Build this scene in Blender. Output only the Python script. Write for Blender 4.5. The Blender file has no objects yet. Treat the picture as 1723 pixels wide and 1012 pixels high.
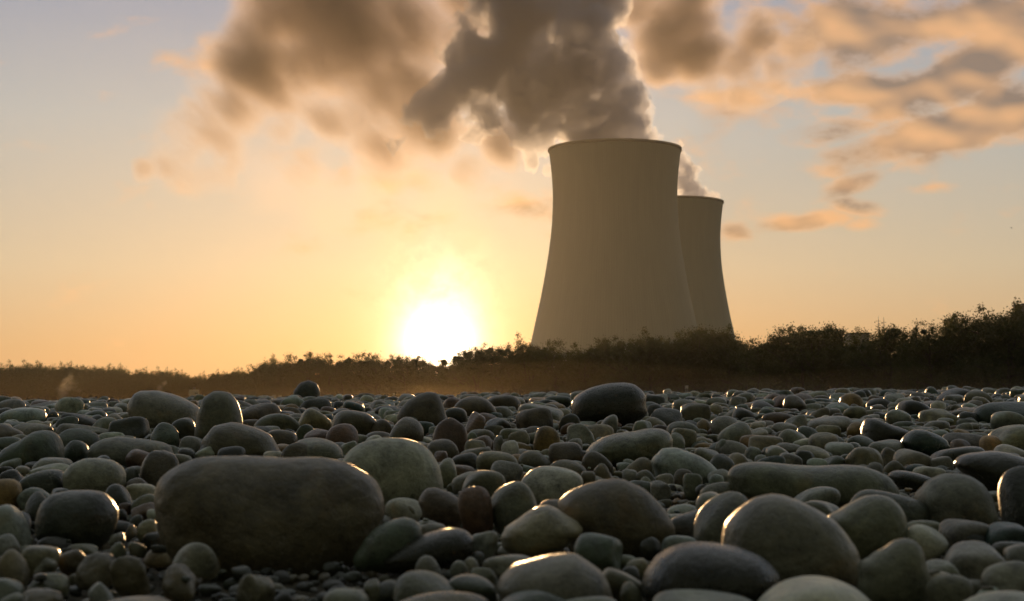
import bpy, bmesh, math, random
import numpy as np
from mathutils import Vector, Matrix, noise as mn

R = math.radians
sc = bpy.context.scene
C = sc.collection

# ------------------------------------------------------------------ camera
F = 2620.0                     # focal length in pixels of a 1723 px wide frame
CAMZ = 0.22
PITCH = math.atan((668 - 506) / F)
cam = bpy.data.cameras.new('camera')
cam.sensor_width = 36.0
cam.lens = 36.0 * F / 1723.0
cam.clip_start = 0.05
cam.clip_end = 60000
cam.dof.use_dof = True
cam.dof.focus_distance = 6.0
cam.dof.aperture_fstop = 13.0
camo = bpy.data.objects.new('camera', cam)
C.objects.link(camo)
camo.location = (0, 0, CAMZ)
camo.rotation_euler = (math.pi / 2 + PITCH, 0, 0)
sc.camera = camo

def at(px, py, D):
    """world point seen at photo pixel (px, py) at forward distance D"""
    u = (px - 861.5) / F
    v = (506 - py) / F
    cy, cz = math.cos(PITCH) - v * math.sin(PITCH), math.sin(PITCH) + v * math.cos(PITCH)
    k = D / cy
    return Vector((u * k, D, CAMZ + cz * k))

def uv(px, py):
    p = at(px, py, 1000.0)
    return p.x * F / 1000, (p.z - CAMZ) * F / 1000

# ------------------------------------------------------------------ node helpers
class NT:
    def __init__(s, nt):
        s.nt = nt
    def n(s, t, **k):
        o = s.nt.nodes.new(t)
        for a, b in k.items():
            setattr(o, a, b)
        return o
    def l(s, a, b):
        s.nt.links.new(a, b)
    def put(s, sock, v):
        if hasattr(v, 'is_output'):
            s.l(v, sock)
        else:
            sock.default_value = v
    def m(s, op, a, b=0.0, c=None, clamp=False):
        o = s.n('ShaderNodeMath', operation=op, use_clamp=clamp)
        s.put(o.inputs[0], a)
        s.put(o.inputs[1], b)
        if c is not None:
            s.put(o.inputs[2], c)
        return o.outputs[0]
    def vm(s, op, a, b=None, scale=None):
        o = s.n('ShaderNodeVectorMath', operation=op)
        s.put(o.inputs[0], a)
        if b is not None:
            s.put(o.inputs[1], b)
        if scale is not None:
            s.put(o.inputs['Scale'], scale)
        return o.outputs['Value'] if op in ('LENGTH', 'DISTANCE', 'DOT_PRODUCT') else o.outputs[0]
    def mix(s, f, a, b, blend='MIX'):
        o = s.n('ShaderNodeMix', data_type='RGBA', blend_type=blend)
        s.put(o.inputs[0], f)
        s.put(o.inputs[6], a if hasattr(a, 'is_output') else (*a, 1))
        s.put(o.inputs[7], b if hasattr(b, 'is_output') else (*b, 1))
        return o.outputs[2]
    def noise(s, vec, scale, detail=3, rough=0.55, dist=0.0, color=False):
        o = s.n('ShaderNodeTexNoise')
        s.put(o.inputs['Vector'], vec)
        o.inputs['Scale'].default_value = scale
        o.inputs['Detail'].default_value = detail
        o.inputs['Roughness'].default_value = rough
        o.inputs['Distortion'].default_value = dist
        return o.outputs[1 if color else 0]
    def ss(s, v, a, b, x=0.0, y=1.0):
        o = s.n('ShaderNodeMapRange', interpolation_type='SMOOTHSTEP')
        s.put(o.inputs[0], v)
        for i, q in zip((1, 2, 3, 4), (a, b, x, y)):
            o.inputs[i].default_value = q
        return o.outputs[0]
    def ramp(s, v, pts):
        o = s.n('ShaderNodeValToRGB')
        s.put(o.inputs[0], v)
        e = o.color_ramp.elements
        while len(e) < len(pts):
            e.new(0.5)
        for q, (p, c) in zip(e, pts):
            q.position = p
            q.color = (*c, 1)
        return o.outputs[0]
    def xyz(s, v):
        o = s.n('ShaderNodeSeparateXYZ')
        s.put(o.inputs[0], v)
        return o.outputs
    def comb(s, x, y, z):
        o = s.n('ShaderNodeCombineXYZ')
        for i, q in enumerate((x, y, z)):
            s.put(o.inputs[i], q)
        return o.outputs[0]

# ------------------------------------------------------------------ sun direction
SUNPX = (740, 579)
sd = (at(*SUNPX, 1000.0) - Vector((0, 0, CAMZ))).normalized()
SUN_EL = math.asin(sd.z)
SUN_AZ = math.atan2(sd.x, sd.y)

# ------------------------------------------------------------------ world
w = bpy.data.worlds.new('World')
sc.world = w
w.use_nodes = True
w.node_tree.nodes.clear()
N = NT(w.node_tree)
out = N.n('ShaderNodeOutputWorld')
bg = N.n('ShaderNodeBackground')
N.l(bg.outputs[0], out.inputs[0])
tc = N.n('ShaderNodeTexCoord').outputs['Generated']
X, Y, Z = N.xyz(tc)
sky = N.n('ShaderNodeTexSky', sky_type='NISHITA')
sky.sun_disc = False
sky.sun_elevation = SUN_EL
sky.sun_rotation = SUN_AZ
sky.altitude = 400
sky.air_density = 1.0
sky.dust_density = 2.0
nish = N.vm('SCALE', sky.outputs[0], scale=0.012)
# graded clear sky by height above the horizon
el = N.m('DIVIDE', N.m('ARCSINE', N.m('MAXIMUM', Z, 0.0)), math.pi / 2)
front = N.ramp(el, [(0.0, (0.58, 0.33, 0.15)), (0.020, (0.55, 0.36, 0.19)), (0.052, (0.53, 0.45, 0.32)),
                    (0.112, (0.385, 0.43, 0.44)), (0.155, (0.28, 0.335, 0.43)), (0.35, (0.36, 0.38, 0.39)), (1.0, (0.25, 0.265, 0.255))])
back = N.ramp(el, [(0.0, (0.10, 0.095, 0.055)), (0.10, (0.14, 0.135, 0.08)), (0.22, (0.055, 0.055, 0.04)), (0.5, (0.07, 0.075, 0.06)), (1.0, (0.25, 0.265, 0.255))])
cosw = N.vm('DOT_PRODUCT', tc, tuple(Vector((sd.x, sd.y, 0)).normalized()))
fb = N.ss(cosw, -0.2, 0.93)
base = N.mix(fb, back, front)
ca = N.vm('DOT_PRODUCT', tc, tuple(sd))
ang = N.m('MULTIPLY', N.m('ARCCOSINE', N.m('MINIMUM', ca, 1.0)), 180 / math.pi)
# aureole round the sun
def gauss(width, amp, vert=1.0):
    a = N.m('DIVIDE', ang, width)
    return N.m('MULTIPLY', N.m('EXPONENT', N.m('MULTIPLY', N.m('MULTIPLY', a, a), -1.0)), amp)
def gcol(g, col):
    return N.vm('SCALE', N.comb(*col), scale=g)
tot = base
for wd, am, col in ((4.6, 0.30, (1.0, .60, .20)), (11.0, 0.13, (1.0, .64, .30))):
    tot = N.vm('ADD', tot, gcol(gauss(wd, am), col))
core = N.m('MULTIPLY', N.m('EXPONENT', N.m('DIVIDE', ang, -0.55)), 13.0)
tot = N.vm('ADD', tot, gcol(core, (1.0, .88, .62)))
# clouds, placed by their bearing and height in the sky
ys = N.m('MAXIMUM', Y, 0.05)
U = N.m('MULTIPLY', N.m('DIVIDE', X, ys), F)
V = N.m('MULTIPLY', N.m('DIVIDE', Z, ys), F)
sky_uv = N.comb(U, V, 0.0)
cu, cv = uv(738, 500)
gl = N.m('ADD', N.m('POWER', N.m('DIVIDE', N.m('SUBTRACT', U, cu), 78), 2.0), N.m('POWER', N.m('DIVIDE', N.m('ABSOLUTE', N.m('SUBTRACT', V, cv)), 75), 2.0))
gn = N.noise(sky_uv, .016, 5, .6, .3)
gl = N.m('MULTIPLY', N.m('EXPONENT', N.m('MULTIPLY', gl, -1.0)), N.ss(gn, .36, .64, .12, .70))
tot = N.vm('ADD', tot, gcol(N.m('MULTIPLY', gl, N.ss(Y, .1, .5)), (1.0, .80, .50)))
blobs = [  # px, py, half width, half height, tilt, amount
    (1600, 225, 200, 42, 14, 1.15), (1450, 305, 80, 22, 20, .75), (1400, 218, 95, 28, 6, .75), (1345, 376, 75, 19, 5, 1.0),
    (1640, 110, 210, 52, 24, 1.15), (1470, 50, 200, 60, 5, 1.0), (1690, 170, 80, 60, 30, .9), (1560, 260, 120, 30, 20, .8), (1480, 150, 140, 30, 5, .85), (1690, 30, 120, 60, 10, .75),
    (1440, 345, 55, 18, -8, .62), (1545, 318, 70, 14, 0, .55), (870, 350, 75, 24, 5, .72), (1235, 388, 38, 18, 0, .7), (1450, 380, 40, 14, 0, .45),
    (300, 100, 140, 35, -12, .42), (330, 320, 200, 40, 0, .22), (1250, 180, 170, 50, -6, .55), (1300, 30, 120, 50, 0, .55), (660, 330, 180, 90, 0, .34)]
mask = None
for px, py, a, b, t, am in blobs:
    cu, cv = uv(px, py)
    mp = N.n('ShaderNodeMapping', vector_type='TEXTURE')
    N.l(sky_uv, mp.inputs[0])
    mp.inputs[1].default_value = (cu, cv, 0)
    mp.inputs[2].default_value = (0, 0, R(t))
    mp.inputs[3].default_value = (a, b, 1)
    ln = N.vm('DOT_PRODUCT', mp.outputs[0], mp.outputs[0])
    g = N.m('MULTIPLY', N.m('EXPONENT', N.m('MULTIPLY', ln, -0.9)), am)
    mask = g if mask is None else N.m('MAXIMUM', mask, g)
def cloudn(off, det=6):
    mp = N.n('ShaderNodeMapping')
    N.l(sky_uv, mp.inputs[0])
    mp.inputs[1].default_value = (off[0], off[1], 0)
    mp.inputs[2].default_value = (0, 0, R(-14))
    mp.inputs[3].default_value = (0.0068, 0.0125, 1)
    return N.noise(mp.outputs[0], 1.0, det, 0.55, 0.12)
n1 = cloudn((0, 0))
na, nb = cloudn((0, 0), 1.5), cloudn((-.14, -.30), 1.5)
d1 = N.m('ADD', N.m('MULTIPLY', mask, 0.78), N.m('MULTIPLY', N.m('SUBTRACT', n1, 0.5), 1.55))
cov = N.ss(d1, 0.12, 0.62)
thick = N.ss(d1, 0.24, 0.62)
lit = N.m('MULTIPLY_ADD', N.m('SUBTRACT', nb, na), -3.0, 0.36, clamp=True)
lit = N.m('MULTIPLY_ADD', N.m('SUBTRACT', 1.0, thick), 0.6, lit, clamp=True)
ccol = N.mix(lit, (0.20, 0.16, 0.145), (0.80, 0.44, 0.22))
tot2 = N.mix(N.m('MULTIPLY', cov, N.ss(Y, 0.1, 0.5)), tot, ccol)
# below the horizon: dull ground tone
below = N.ss(Z, -0.02, 0.0)
tot3 = N.mix(below, (0.05, 0.04, 0.03), tot2)
fin = N.vm('ADD', N.vm('SCALE', tot3, scale=0.91), nish)
N.l(fin, bg.inputs[0])
bg.inputs[1].default_value = 1.0

# ------------------------------------------------------------------ sun
sl = bpy.data.lights.new('sun', 'SUN')
sl.energy = 3.8
sl.angle = R(0.5)
sl.color = (1.0, 0.60, 0.27)
so = bpy.data.objects.new('sun', sl)
C.objects.link(so)
so.rotation_euler = (-sd).to_track_quat('-Z', 'Y').to_euler()

sc.view_settings.view_transform = 'Standard'
sc.view_settings.look = 'None'
sc.view_settings.exposure = 0.0
sc.view_settings.gamma = 1.0
sc.cycles.use_denoising = True
sc.cycles.use_adaptive_sampling = True
sc.cycles.adaptive_threshold = 0.02
sc.cycles.max_bounces = 8
sc.cycles.diffuse_bounces = 3
sc.cycles.glossy_bounces = 2
sc.cycles.transmission_bounces = 2
sc.cycles.volume_bounces = 4
sc.cycles.transparent_max_bounces = 16
sc.cycles.volume_max_steps = 96
sc.cycles.sample_clamp_indirect = 8.0
sc.cycles.caustics_reflective = False

# ------------------------------------------------------------------ object helpers
def tag(o, label=None, cat=None, group=None, kind=None):
    for k, v in (('label', label), ('category', cat), ('group', group), ('kind', kind)):
        if v:
            o[k] = v
    return o

def mesh_np(name, V, Fs, mat=None, smooth=True):
    """V (n,3) array; Fs (m,k) array of equal-sized faces"""
    me = bpy.data.meshes.new(name)
    V = np.asarray(V, dtype=np.float32)
    Fs = np.asarray(Fs, dtype=np.int32)
    k = Fs.shape[1]
    me.vertices.add(len(V))
    me.vertices.foreach_set('co', V.ravel())
    me.loops.add(Fs.size)
    me.loops.foreach_set('vertex_index', Fs.ravel())
    me.polygons.add(len(Fs))
    me.polygons.foreach_set('loop_start', np.arange(0, Fs.size, k, dtype=np.int32))
    me.update(calc_edges=True)
    me.polygons.foreach_set('use_smooth', np.full(len(Fs), smooth))
    if mat:
        me.materials.append(mat)
    return me

def obj(name, me, parent=None, loc=None):
    o = bpy.data.objects.new(name, me)
    C.objects.link(o)
    if parent:
        o.parent = parent
    if loc is not None:
        o.location = loc
    return o

def mat(name):
    m_ = bpy.data.materials.new(name)
    m_.use_nodes = True
    nt = NT(m_.node_tree)
    return m_, nt, m_.node_tree.nodes['Principled BSDF']

# ------------------------------------------------------------------ river bed profile
PT = [(1100, 0.6), (400, 1.28), (345, 1.45), (282, 1.75), (200, 2.4), (132, 3.4), (52, 5.9), (22, 9.9), (9, 15.0), (4.5, 19.0), (4.0, 22.0)]
_lp = np.log([p for p, d in PT][::-1])
_ld = np.log([d for p, d in PT][::-1])
def d_of_p(p):
    return math.exp(np.interp(math.log(max(p, 4.0)), _lp, _ld))
_ld2 = np.log([d for p, d in PT])
_lp2 = np.log([p for p, d in PT])
def sstep(x, a, b):
    t = np.clip((np.asarray(x, dtype=float) - a) / (b - a), 0, 1)
    return t * t * (3 - 2 * t)
def bed(x, d):
    d = np.maximum(np.asarray(d, dtype=float), 0.3)
    p = np.exp(np.interp(np.log(d), _ld2, _lp2))
    z = CAMZ - p * d / F
    z = z + 0.012 * np.asarray(x) * sstep(d, 4, 15)
    return z - 0.9 * sstep(d, 19.5, 30)

# ------------------------------------------------------------------ materials: stone
def stone_mat():
    m_, n, p = mat('river_stone')
    at_ = n.n('ShaderNodeAttribute', attribute_name='tint')
    co = n.n('ShaderNodeNewGeometry').outputs['Position']
    big = n.noise(co, 22, 4, 0.6, 0.6)
    fine = n.noise(co, 130, 4, 0.65)
    spk = n.noise(co, 420, 2, 0.6)
    k = n.m('MULTIPLY_ADD', n.m('SUBTRACT', big, 0.5), 2.7, 1.0)
    k = n.m('ADD', k, n.m('MULTIPLY', n.m('SUBTRACT', fine, 0.5), 1.1))
    k = n.m('ADD', k, n.m('MULTIPLY', n.m('SUBTRACT', spk, 0.5), 0.9))
    k = n.m('MAXIMUM', k, 0.25)
    col = n.vm('SCALE', n.vm('MULTIPLY', at_.outputs['Color'], (.97, 1.0, .87)), scale=n.m('MULTIPLY', k, .71))
    # mineral bands and thin pale veins
    sx, sy, sz = n.xyz(n.noise(co, 4.0, 2, .5, color=True))
    ca_ = n.xyz(co)
    bnd = n.m('SINE', n.m('ADD', n.m('MULTIPLY', n.m('ADD', ca_[2], n.m('MULTIPLY', ca_[0], .35)), 420.0), n.m('MULTIPLY', sx, 60.0)))
    bm = n.m('MULTIPLY', n.ss(sy, .5, .62), n.ss(bnd, -.2, .9, 0, .30))
    col = n.mix(bm, col, n.vm('SCALE', col, scale=.45))
    vn = n.m('ABSOLUTE', n.m('SUBTRACT', n.noise(co, 9.0, 4, .5, .5), .5))
    vm_ = n.m('MULTIPLY', n.ss(vn, .001, .004, .30, 0.0), n.ss(sz, .54, .60))
    col = n.mix(vm_, col, (.42, .40, .34))
    # warm iron stains and pale mineral patches
    st = n.ss(n.noise(co, 13, 3, 0.6, 0.8), 0.56, 0.72, 0, 0.55)
    col = n.mix(st, col, n.vm('MULTIPLY', col, (1.25, 0.95, 0.62)))
    wv = n.ss(n.noise(co, 31, 4, 0.7, 1.2), 0.60, 0.72, 0, 0.45)
    col = n.mix(wv, col, n.vm('ADD', n.vm('SCALE', col, scale=1.25), (0.03, 0.03, 0.026)))
    n.l(col, p.inputs['Base Color'])
    al = n.m('MULTIPLY', at_.outputs['Alpha'], .74)
    rg = n.m('ADD', al, n.m('MULTIPLY', n.m('SUBTRACT', fine, 0.5), 0.35))
    n.l(rg, p.inputs['Roughness'])
    p.inputs['Specular IOR Level'].default_value = 0.75
    bp = n.n('ShaderNodeBump')
    bp.inputs['Strength'].default_value = 0.5
    bp.inputs['Distance'].default_value = 0.005
    hh = n.m('ADD', n.m('MULTIPLY', fine, 0.6), n.m('ADD', n.m('MULTIPLY', spk, 0.25), n.m('MULTIPLY', n.noise(co, 45, 4, 0.6), 1.3)))
    n.l(hh, bp.inputs['Height'])
    n.l(bp.outputs[0], p.inputs['Normal'])
    return m_
STONE = stone_mat()
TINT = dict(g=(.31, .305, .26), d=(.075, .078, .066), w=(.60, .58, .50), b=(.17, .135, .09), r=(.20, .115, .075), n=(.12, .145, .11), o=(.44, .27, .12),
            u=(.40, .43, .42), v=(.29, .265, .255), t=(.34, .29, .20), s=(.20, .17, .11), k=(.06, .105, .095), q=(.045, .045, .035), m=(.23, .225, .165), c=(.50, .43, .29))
CW = dict(g='grey', d='dark', w='pale grey', b='brown', r='reddish', n='green-grey', o='ochre', u='blue-grey', v='violet-grey', t='tan', s='sandy', k='teal', q='black', m='olive-grey', c='cream')

def ico(sub):
    b = bmesh.new()
    bmesh.ops.create_icosphere(b, subdivisions=sub, radius=1.0)
    V = np.array([v.co[:] for v in b.verts])
    Fs = np.array([[v.index for v in f.verts] for f in b.faces])
    b.free()
    return V / np.linalg.norm(V, axis=1)[:, None], Fs
ICO = {s: ico(s) for s in (2, 3, 4, 5, 6)}

def lown(V, rng, k=3, fr=2.0):
    """cheap smooth low-frequency noise on directions"""
    r = np.zeros(len(V))
    for i in range(k * 2):
        q = rng.normal(size=3)
        q /= np.linalg.norm(q)
        r += np.sin(V @ q * fr * (1 + 0.5 * i / k) * 2 + rng.uniform(0, 6.28)) / (1 + i * 0.35)
    return r / k

def pebble(rng, sub, facets=9, sharp=4.0, amp=0.02, lumps=()):
    """rounded convex pebble: soft intersection of random planes"""
    V, Fs = ICO[sub]
    acc = np.zeros(len(V))
    for a in range(3):
        e = np.zeros(3); e[a] = 1
        acc += np.abs(V @ e) ** (sharp * 0.75)
    for i in range(facets):
        q = rng.normal(size=3)
        q /= np.linalg.norm(q)
        dist = rng.uniform(0.80, 1.12)
        t = np.clip(V @ q, 0, None) / dist
        acc += t ** (sharp * 1.35)
    r = acc ** (-1.0 / (sharp * 0.95))
    r *= 1 + amp * lown(V, rng)
    if amp > 0.03:
        r *= 1 + amp * 0.5 * lown(V, rng, 4, 6.0)
    for ang_, gain, wid in lumps:
        q = np.array([math.cos(R(ang_)), -0.15, math.sin(R(ang_))])
        q /= np.linalg.norm(q)
        r *= 1 + gain * np.exp(-(np.arccos(np.clip(V @ q, -1, 1)) / R(wid)) ** 2)
    return V * r[:, None], Fs

def fit(P, w_, dep, h_, tilt):
    P = P * np.array([w_, dep, h_]) / 2
    a = -R(tilt)
    Rm = np.array([[math.cos(a), 0, math.sin(a)], [0, 1, 0], [-math.sin(a), 0, math.cos(a)]])
    P = P @ Rm.T
    lo, hi = P.min(0), P.max(0)
    P = (P - (lo + hi) / 2) / ((hi - lo) / 2)
    return P * np.array([w_, dep, h_]) / 2

# ------------------------------------------------------------------ traced stones
# left edge, right edge, top, height (photo px), tilt, colour, options
#   n = short name used as landmark, L = full label, s = sharpness, a = roughness of outline, l = lumps, w = wet (roughness)
ST = [
 (260, 651, 768, 178, -3, 'b', dict(n='giant boulder', L='giant brown boulder with broad flat top, widest stone of the foreground', s=4.2, a=.05, l=((150, .10, 40), (30, -.03, 30)), dep=.62, dr=.6)),
 (577, 746, 737, 122, -4, 'w', dict(n='speckled dome', L='broad speckled grey dome stone right behind the giant boulder', s=3.3)),
 (962, 1088, 643, 82, 9, 'q', dict(n='balanced dark oval', L='large dark oval boulder balanced above the skyline, sunlit on its left rim', s=3.6, w=.42, a=.03)),
 (1227, 1508, 778, 72, -3, 'm', dict(n='saddle-backed long stone', L='very long olive-grey stone with a saddle back, lying crosswise at right', s=3.4, l=((80, -.06, 25), (110, .04, 25), (35, .06, 30)))),
 (330, 407, 658, 95, -3, 'm', dict(n='tall upright stone', L='tall upright rounded stone standing above the skyline at left', s=3.2)),
 (220, 335, 659, 72, -9, 'm', dict(n='blocky boulder', L='big blocky olive-grey boulder directly left of the tall upright stone', s=4.6)),
 (493, 538, 640, 42, 3, 'd', dict(n='skyline thumb stone', L='lone dark thumb-shaped stone poking above the skyline below the trees', s=3.2)),
 (945, 1137, 806, 126, -14, 'b', dict(n='brown dome', L='large smooth brown dome stone with orange edge, right of the cream stone', s=3.0, l=((60, -.05, 30),))),
 (842, 982, 850, 90, 16, 'c', dict(n='cream stone', L='cream white stone with ochre base and a pointed right end', s=3.4, l=((5, .16, 18),), a=.03, w=.45)),
 (1218, 1447, 834, 165, -14, 'm', dict(n='big egg stone', L='huge egg-shaped olive stone with pale mottled right flank and orange rim', s=2.7)),
 (1080, 1310, 913, 118, -4, 'q', dict(n='black foreground stone', L='smooth black stone with glowing orange rim in front of the egg stone', s=2.7, w=.38)),
 (836, 1030, 933, 105, -7, 'g', dict(n='spotted grey stone', L='wide grey stone with one dark spot, below the cream stone', s=3.4)),
 (1168, 1280, 828, 100, 32, 'm', dict(n='pitted stone', L='pitted grey stone leaning behind the left side of the big egg stone', s=3.0, a=.03)),
 (1395, 1525, 833, 108, 18, 'm', dict(n='hunched stone', L='hunched olive stone rising right behind the big egg stone', s=3.2, a=.03)),
 (1442, 1563, 907, 112, 25, 'm', dict(n='peaked olive stone', L='dark olive stone peaking to the right, beside the big egg stone', s=3.6, a=.015)),
 (1541, 1675, 798, 100, -10, 'g', dict(n='round grey boulder', L='large round grey boulder under the glinting black stone', s=3.0)),
 (1610, 1742, 760, 78, -8, 'q', dict(n='glinting black stone', L='black overhanging stone with a bright orange glint on its left tip', s=3.0, w=.30, dz=.02)),
 (1686, 1790, 785, 105, 0, 'd', dict(n='olive edge stone', L='dark olive stone cut by the right edge, under the glinting black stone')),
 (1448, 1532, 703, 47, -22, 'q', dict(n='black wedge', L='black wedge-shaped stone with a straight sloping back', s=7.0, w=.5)),
 (1517, 1597, 723, 50, -8, 'k', dict(n='wet green stone', L='wet glossy dark green faceted stone right of the black wedge', s=5.0, a=.05, w=.28)),
 (-5, 107, 724, 68, 14, 'n', dict(n='left green hump', L='big green-grey hump-backed stone at the left edge', s=3.6, l=((60, .08, 25),))),
 (106, 212, 772, 66, -2, 'g', dict(n='left round dome', L='round domed grey stone above the dark green block stone', s=2.9)),
 (60, 199, 825, 90, -3, 'd', dict(n='dark block stone', L='dark blocky stone with orange lit right shoulder, bottom left', s=4.2, w=.5)),
 (148, 292, 735, 54, -5, 'g', dict(n='long grey slab', L='long grey slab lying in front of the blocky boulder', s=3.6)),
 (41, 92, 828, 58, 10, 'd', dict(L='dark stone leaning against the left side of the dark block stone')),
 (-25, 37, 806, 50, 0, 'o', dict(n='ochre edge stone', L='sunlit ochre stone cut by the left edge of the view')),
 (-45, 48, 850, 75, 0, 'u', dict(L='blue-grey stone at left edge directly under the ochre stone')),
 (340, 468, 711, 62, -10, 'b', dict(n='veined brown stone', L='humped brown stone with fine veins, just above the giant boulder', s=3.8, l=((120, .06, 25),))),
 (179, 250, 701, 42, 8, 'd', dict(n='two-humped dark stone', L='dark two-humped stone in front of the blocky boulder', l=((60, .12, 25),))),
 (252, 303, 711, 42, -28, 'n', dict()), (288, 334, 703, 40, 22, 'd', dict()), (94, 168, 721, 42, -6, 'n', dict(n='green oval stone')), (98, 148, 741, 42, -12, 'n', dict()),
 (3, 77, 686, 32, 9, 'u', dict()), (-12, 32, 686, 28, 5, 'd', dict()), (21, 47, 680, 14, 0, 'u', dict()), (8, 86, 712, 28, -4, 't', dict()), (-14, 39, 714, 32, -20, 'b', dict()),
 (-12, 46, 735, 26, 3, 'n', dict()), (104, 163, 695, 28, -12, 'd', dict()), (94, 132, 700, 26, 35, 'n', dict()), (153, 199, 702, 28, -4, 'm', dict()), (142, 179, 690, 20, 0, 'n', dict()),
 (76, 98, 692, 20, -10, 'd', dict()), (92, 192, 713, 26, -7, 'm', dict()), (167, 214, 729, 20, -3, 't', dict()), (170, 195, 686, 18, -20, 'd', dict()), (173, 209, 696, 22, -15, 't', dict()),
 (275, 306, 749, 24, 0, 'u', dict()), (211, 259, 756, 38, 38, 'r', dict()), (236, 302, 758, 62, 8, 'b', dict(n='knobbly stone', L='knobbly brown stone touching the upper left corner of the giant boulder', a=.07, s=4)),
 (206, 233, 786, 34, 0, 'd', dict()), (34, 112, 790, 44, 12, 'd', dict(n='dark slanted stone', L='dark slanted stone with a pale streak, left of the round dome')),
 (2, 42, 790, 28, 8, 'q', dict(w=.35)), (22, 53, 784, 24, -10, 't', dict()), (50, 125, 780, 28, 12, 'w', dict(s=5)), (-5, 24, 785, 20, -5, 'q', dict()), (44, 94, 777, 20, -3, 'd', dict()),
 (-4, 36, 771, 22, 10, 'u', dict()), (58, 90, 771, 20, -10, 'g', dict()), (212, 250, 804, 30, 10, 'v', dict()), (177, 224, 815, 48, 5, 'd', dict()), (212, 263, 814, 28, -5, 'w', dict()),
 (85, 120, 822, 24, 0, 'd', dict()), (33, 88, 820, 36, -8, 'u', dict()), (221, 268, 831, 36, 5, 'm', dict()), (194, 223, 846, 20, 0, 'r', dict()), (221, 262, 846, 26, 20, 'r', dict(s=6)),
 (195, 214, 857, 26, 0, 'd', dict()), (218, 240, 866, 22, 0, 'd', dict()), (247, 275, 857, 22, 5, 'w', dict(s=5)),
 (231, 268, 874, 34, 5, 't', dict(n='small tan cobble')), (212, 230, 882, 22, -20, 'w', dict()), (289, 369, 912, 56, -6, 'g', dict(n='lone grey pebble', L='plain grey stone alone on the dark gravel under the giant boulder')),
 (244, 290, 924, 26, 0, 't', dict(s=4)), (-2, 48, 924, 56, 24, 't', dict(n='tan upright cobble', L='tan upright cobble in the lower left corner')), (38, 99, 919, 50, -6, 'm', dict()),
 (60, 96, 938, 32, -30, 'g', dict()), (52, 114, 965, 36, 0, 'm', dict()), (-10, 38, 974, 34, -8, 'u', dict()), (-12, 36, 899, 42, -8, 'u', dict()), (150, 192, 980, 42, 30, 'u', dict(s=6)),
 (0, 44, 998, 30, 15, 'g', dict()), (184, 212, 912, 26, 5, 'g', dict()), (216, 246, 912, 24, 0, 'm', dict()), (184, 212, 896, 20, 20, 'g', dict()),
 (125, 197, 930, 52, 8, 's', dict(a=.10, s=5)), (186, 252, 935, 60, -6, 's', dict(a=.11, s=5)), (270, 330, 950, 55, 4, 's', dict(a=.11, s=5)), (36, 104, 992, 40, 0, 's', dict(a=.11, s=5)),
 (398, 462, 965, 55, -5, 's', dict(a=.09, s=5)), (100, 150, 925, 36, 20, 's', dict(a=.09, s=5)),
 (160, 300, 1004, 60, 0, 't', dict(L='smooth tan stone just rising over the bottom edge, left')), (545, 620, 991, 60, 0, 'g', dict(L='rounded grey stone at bottom edge, first to the right of the dark gravel')),
 (405, 471, 678, 38, 9, 'b', dict()), (402, 458, 672, 24, 2, 'q', dict()), (428, 505, 696, 36, 13, 'm', dict()), (502, 558, 687, 42, -20, 't', dict()), (503, 557, 670, 28, 3, 'd', dict()),
 (474, 508, 685, 20, -3, 'b', dict()), (444, 500, 723, 36, -3, 'b', dict()), (557, 635, 690, 50, -10, 'b', dict(n='sunstruck brown hump')), (548, 602, 713, 48, 8, 'r', dict()), (498, 530, 714, 30, -20, 'n', dict()),
 (474, 541, 744, 42, -15, 'b', dict(n='brown back stone')), (488, 578, 737, 48, -14, 'm', dict()), (512, 572, 722, 28, -10, 'r', dict()), (328, 371, 750, 22, 30, 'w', dict(L='pale sunlit finger-shaped stone on the upper edge of the giant boulder')),
 (367, 413, 751, 28, -5, 'd', dict()), (443, 477, 759, 20, -12, 'w', dict()), (396, 430, 766, 20, -8, 'b', dict()), (303, 341, 734, 34, -5, 'v', dict()), (298, 328, 755, 24, -12, 'd', dict()),
 (285, 324, 764, 24, -10, 'm', dict()), (407, 443, 706, 20, 0, 'b', dict()), (560, 581, 675, 18, 10, 'q', dict(w=.3)), (325, 352, 664, 22, 15, 't', dict()), (538, 566, 684, 18, -10, 'r', dict()),
 (455, 482, 676, 14, -8, 'd', dict()), (425, 448, 720, 20, -5, 'm', dict()), (572, 604, 742, 30, 6, 'g', dict()), (560, 600, 772, 26, -8, 'm', dict()),
 (668, 750, 660, 66, 6, 'b', dict(n='brown cone stone', L='conical brown stone on the skyline directly below the sun', s=3.4)), (762, 836, 667, 42, -6, 'b', dict(n='low brown mound')), (818, 877, 664, 32, 3, 'b', dict()), (580, 615, 676, 22, -4, 'r', dict()),
 (630, 681, 683, 22, -3, 'd', dict()), (655, 713, 702, 50, -14, 'b', dict()), (624, 661, 705, 34, 6, 'b', dict()), (727, 787, 703, 66, -8, 'r', dict(n='dark red egg', L='upright dark red-brown egg stone beneath the brown cone stone')),
 (718, 773, 739, 40, 8, 'b', dict()), (730, 756, 759, 24, 0, 'r', dict()), (731, 769, 771, 46, -12, 'm', dict()), (744, 786, 686, 30, 0, 'd', dict()), (779, 817, 693, 48, -28, 'r', dict()),
 (802, 840, 695, 30, -10, 'r', dict()), (816, 861, 703, 24, 14, 'd', dict()), (798, 828, 733, 28, 0, 'r', dict()), (781, 823, 740, 32, -5, 't', dict()), (786, 808, 727, 24, 0, 'm', dict()),
 (801, 874, 759, 40, -8, 't', dict()), (822, 880, 775, 42, -6, 'v', dict(n='pale violet oval')), (843, 873, 741, 36, 8, 'w', dict(L='small pale egg-shaped stone standing upright, right of the dark red egg')), (829, 847, 733, 32, -10, 'g', dict()),
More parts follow.
